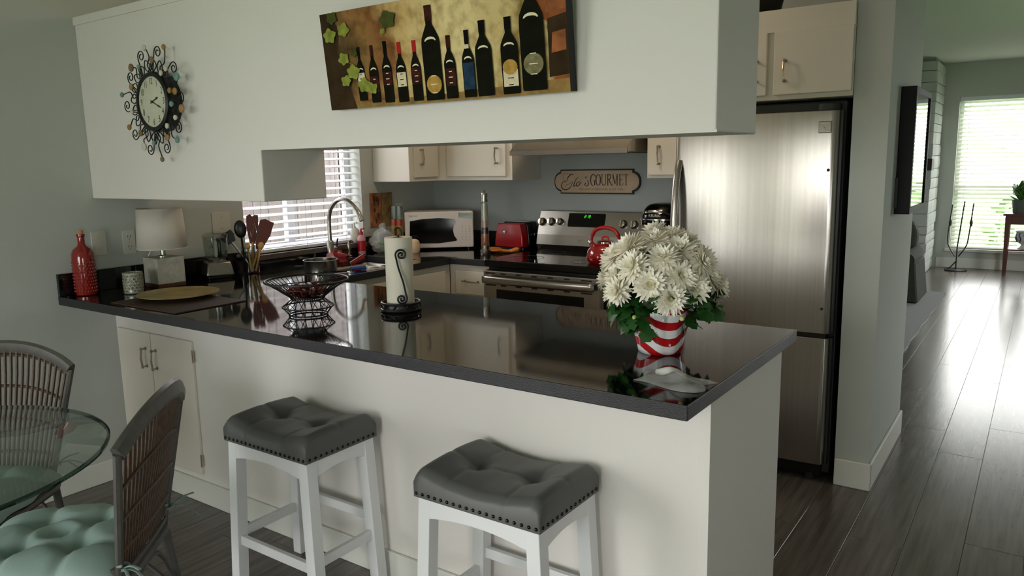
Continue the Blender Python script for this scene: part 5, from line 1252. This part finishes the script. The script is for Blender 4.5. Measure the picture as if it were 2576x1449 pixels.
for q in ((.035, .225, .026, .3, 'print_leaf'), (.10, .235, .024, 1.2, 'print_leaf'), (.285, .245, .030, .5, 'print_leaf_dark'), (.09, .15, .022, 2.0, 'print_leaf'), (.055, .275, .022, .9, 'print_leaf_dark'), (.12, .11, .026, .2, 'print_leaf'), (.165, .065, .026, 1.5, 'print_leaf'), (.195, .055, .020, .4, 'print_leaf'), (.09, .085, .020, 2.6, 'print_leaf'), (.135, .165, .014, 1.0, 'print_leaf_dark'), (.265, .215, .010, .8, 'print_leaf')): pleaf(*q)

# ================================================================== HALLWAY AND LIVING ROOM
mi_ = thing('wall_mirror', 'rectangular mirror in a deep black frame on the hallway wall end', 'mirror', (3.0205, 0, 0))
MY0, MY1, MZ0, MZ1 = 2.20, 2.70, 1.205, 1.76
b = MB().cells([MY0, MY0+.028, MY1-.028, MY1], [MZ0, MZ0+.028, MZ1-.028, MZ1], lambda i, j: not (i == 1 and j == 1), 0, .062, 'yzx'); b.build('frame', 'mirror_frame', mi_, bevel=.002)
MB().box(.052, .056, MY0+.02, MY1-.02, MZ0+.02, MZ1-.02).build('glass', 'mirror', mi_)
MB().box(.0, .012, MY0-.02, MY0-.002, MZ0+.03, MZ0+.16).build('hanger_plate', 'dark_plastic', mi_)
# fireplace of painted stone blocks
fp_ = thing('fireplace', 'white painted stone fireplace breast beside the living room window', 'fireplace', (0, 0, 0))
FX, FYY = 2.40, 9.02
MB().box(.55, FX-.03, FYY+.03, YF-.001, 0, ZC-.001).build('core', 'mortar', fp_)
rr = random.Random(5)
blk = [MB().shell(lambda u, v: (-.5 + u, -.03 - .4*0 - .014*math.sin(PI*u)*math.sin(PI*v), -.5 + v), lambda u, v: (-.5 + u, .04, -.5 + v), 3, 3).mesh('stone', 'stone_white') for _ in range(1)][0]
z = 0; row = 0
while z < ZC - .06:
    h = min(rr.uniform(.10, .16), ZC - .002 - z); x = FX + rr.uniform(-.004, .008); n = 0
    while x > .6 and n < 6:
        w = rr.uniform(.20, .42)
        if not (.95 < x - w/2 < 1.95 and z < .75): place(blk, 'stone', fp_, T(x - w/2, FYY + .03 + rr.uniform(-.003, .003), z + h/2) @ S(w - .008, 1, h - .008))
        x -= w; n += 1
    y = FYY + .04
    xo = FX - .03 + rr.uniform(-.003, .005)
    while y < YF - .1:
        w = min(rr.uniform(.22, .4), YF - .003 - y); o = place(blk, 'stone', fp_, T(xo, y + w/2, z + h/2) @ RZ(PI/2) @ S(w - .008, .8, h - .008)); y += w
    z += h; row += 1
MB().box(.95, 1.95, FYY-.0, FYY+.045, 0, .75).build('firebox', 'black_plastic', fp_)
mt = MB().box(.7, 2.43, 8.80, FYY-.022, 1.285, 1.425).build('mantel_shelf', 'mantel_wood', bevel=.006); tag(mt, 'dark wooden mantel beam across the white stone fireplace', 'mantel')
cs = thing('pillar_candle', 'orange-topped pillar candle on the dark mantel beam', 'candle', (2.335, 8.9, 1.4255))
MB().lathe([(.04, 0), (.042, .01), (.012, .03), (.012, .16), (.035, .175), (.035, .185), (0, .185)], 16).build('stand', 'mantel_wood', cs); MB().lathe([(.03, .185), (.03, .30), (0, .30)], 16).build('wax', 'candle_wax', cs); MB().lathe([(.0305, .30), (.0305, .335), (0, .335)], 16).build('top', 'candle_orange', cs)
# fire tools
ft = thing('fire_tools', 'black wrought iron fireplace tool set beneath the window corner', 'fireplace tools', (2.69, 9.62, 0))
MB().lathe([(.13, 0), (.13, .012), (.02, .02), (.012, .03)], 20).build('base', 'iron', ft)
MB().tube([(0, 0, .02), (0, 0, .30), (.045, .02, .88)], .008, 8).build('stand_rod', 'iron', ft)
for sx, top in ((-1, .84), (1, .86)):
    MB().tube(spline([(sx*.02, 0, .18), (sx*.09, 0, .30), (sx*.115, 0, .42), (sx*.115+.03, 0, top)], 5), .0075, 8).build('tool', 'iron', ft)
    MB().lathe([(.012, -.05), (.018, -.01), (.012, .03)], 10, (sx*.115+.018, 0, .62)).build('tool_grip', 'iron', ft)
MB().tube(spline([(0, 0, .12), (-.06, 0, .04), (-.10, 0, .012)], 4), .007, 8).build('foot', 'iron', ft)
# console table with plant and vase
cs_ = thing('console_table', 'red-brown wooden console table under the living room window', 'table', (3.62, 9.58, 0))
MB().box(-.455, .455, -.19, .19, .725, .748).build('top', 'table_brown', cs_, bevel=.004)
for s in (-1, 1): MB().box(-.40, .40, s*.15-.009, s*.15+.009, .62, .725).build('apron', 'table_brown', cs_); MB().box(s*.40-.009, s*.40+.009, -.15, .15, .62, .725).build('apron', 'table_brown', cs_)
for sx in (-1, 1):
    for sy in (-1, 1):
        x, y = sx*.405, sy*.155; vs = [(x-.016, y-.016, 0), (x+.016, y-.016, 0), (x+.016, y+.016, 0), (x-.016, y+.016, 0), (x-.027, y-.027, .724), (x+.027, y-.027, .724), (x+.027, y+.027, .724), (x-.027, y+.027, .724)]
        MB().add(vs, [(3, 2, 1, 0), (4, 5, 6, 7)] + [(i, (i+1) % 4, 4+(i+1) % 4, 4+i) for i in range(4)]).build('leg', 'table_brown', cs_)
MB().box(-.41, .41, -.16, .16, .30, .318).build('shelf', 'table_brown', cs_, bevel=.003)
pp = thing('potted_succulent', 'green leafy houseplant in a grey planter on the console table', 'potted plant', (3.335, 9.52, .7485))
MB().lathe([(.075, 0), (.082, .01), (.10, .16), (.104, .165), (.09, .165), (.085, .13), (0, .13)], 24).build('planter', 'planter_grey', pp)
lfm = MB().shell(lambda u, v: (u*.17, (v-.5)*.075*math.sin(PI*min(1, u*.9+.08)), .03*u*u + .006), lambda u, v: (u*.17, (v-.5)*.075*math.sin(PI*min(1, u*.9+.08)), .03*u*u), 6, 3).mesh('leaf', 'plant_leaf')
rr = random.Random(8)
for k in range(34): place(lfm, 'leaf', pp, T(0, 0, .14 + .04*(k % 4)) @ RZ(k*GA) @ RY(-rr.uniform(.25, 1.35)) @ S(*[rr.uniform(.7, 1.1)]*3))
vz = thing('footed_vase', 'blue and white footed vase on the console shelf', 'vase', (3.385, 9.55, .3185))
MB().lathe([(.055, 0), (.055, .008), (.02, .04), (.02, .05), (.065, .085), (.082, .14), (.072, .19), (.088, .215), (.083, .215), (.066, .19), (.075, .14), (.05, .08), (0, .07)], 28).build('body', 'vase_white', vz)
for k in range(9):
    a = 2*PI*k/9; MB().tube(spline([(.066*math.cos(a), .066*math.sin(a), .083), (.0835*math.cos(a+.2), .0835*math.sin(a+.2), .13), (.079*math.cos(a-.1), .079*math.sin(a-.1), .165), (.0745*math.cos(a+.1), .0745*math.sin(a+.1), .19)], 4), .006, 6).build('blue_motif', 'vase_blue', vz)
# rug and armchair
rg = MB().shell(lambda u, v: (.75+2.03*u + .006*math.sin(31*v), 4.66+3.0*v, .012+.0015*math.sin(40*u)*math.sin(37*v)), lambda u, v: (.75+2.03*u + .006*math.sin(31*v), 4.66+3.0*v, .0008), 24, 32).build('area_rug', 'rug_grey'); tag(rg, 'grey pile area rug on the living room floor', 'rug')
ac = thing('armchair', 'olive slipcovered armchair standing on the grey rug', 'armchair', (2.13, 7.15, .0148))
b = MB(); b.shell(lambda u, v: ((2*u-1)*(.47-.035*v + .012*math.sin(26*u)*(1-v)), -.36+.02*v, .0+.40*v), lambda u, v: ((2*u-1)*(.47-.035*v + .012*math.sin(26*u)*(1-v)), .36-.02*v, .0+.40*v), 40, 6).build('skirted_base', 'olive_fabric', ac, bevel=.02)
MB().shell(lambda u, v: ((2*u-1)*.29, -.37+.52*v, .42+.05*math.sin(PI*u)*math.sin(PI*v)), lambda u, v: ((2*u-1)*.29, -.37+.52*v, .36), 12, 12).build('seat_cushion', 'olive_fabric', ac)
for s in (-1, 1): MB().tube([(s*.355, -.35, .42), (s*.36, .1, .43), (s*.35, .3, .45)], [.075, .078, .075], 16).build('arm', 'olive_fabric', ac)
MB().shell(lambda u, v: ((2*u-1)*(.37-.06*max(0, v-.6)**2*6), .14+.10*v - .03*math.sin(PI*u), .38 + .41*v - .03*(2*u-1)**4*v), lambda u, v: ((2*u-1)*(.37-.06*max(0, v-.6)**2*6), .34+.05*v, .38 + .41*v - .03*(2*u-1)**4*v), 16, 10).build('backrest', 'olive_fabric', ac, bevel=.02)
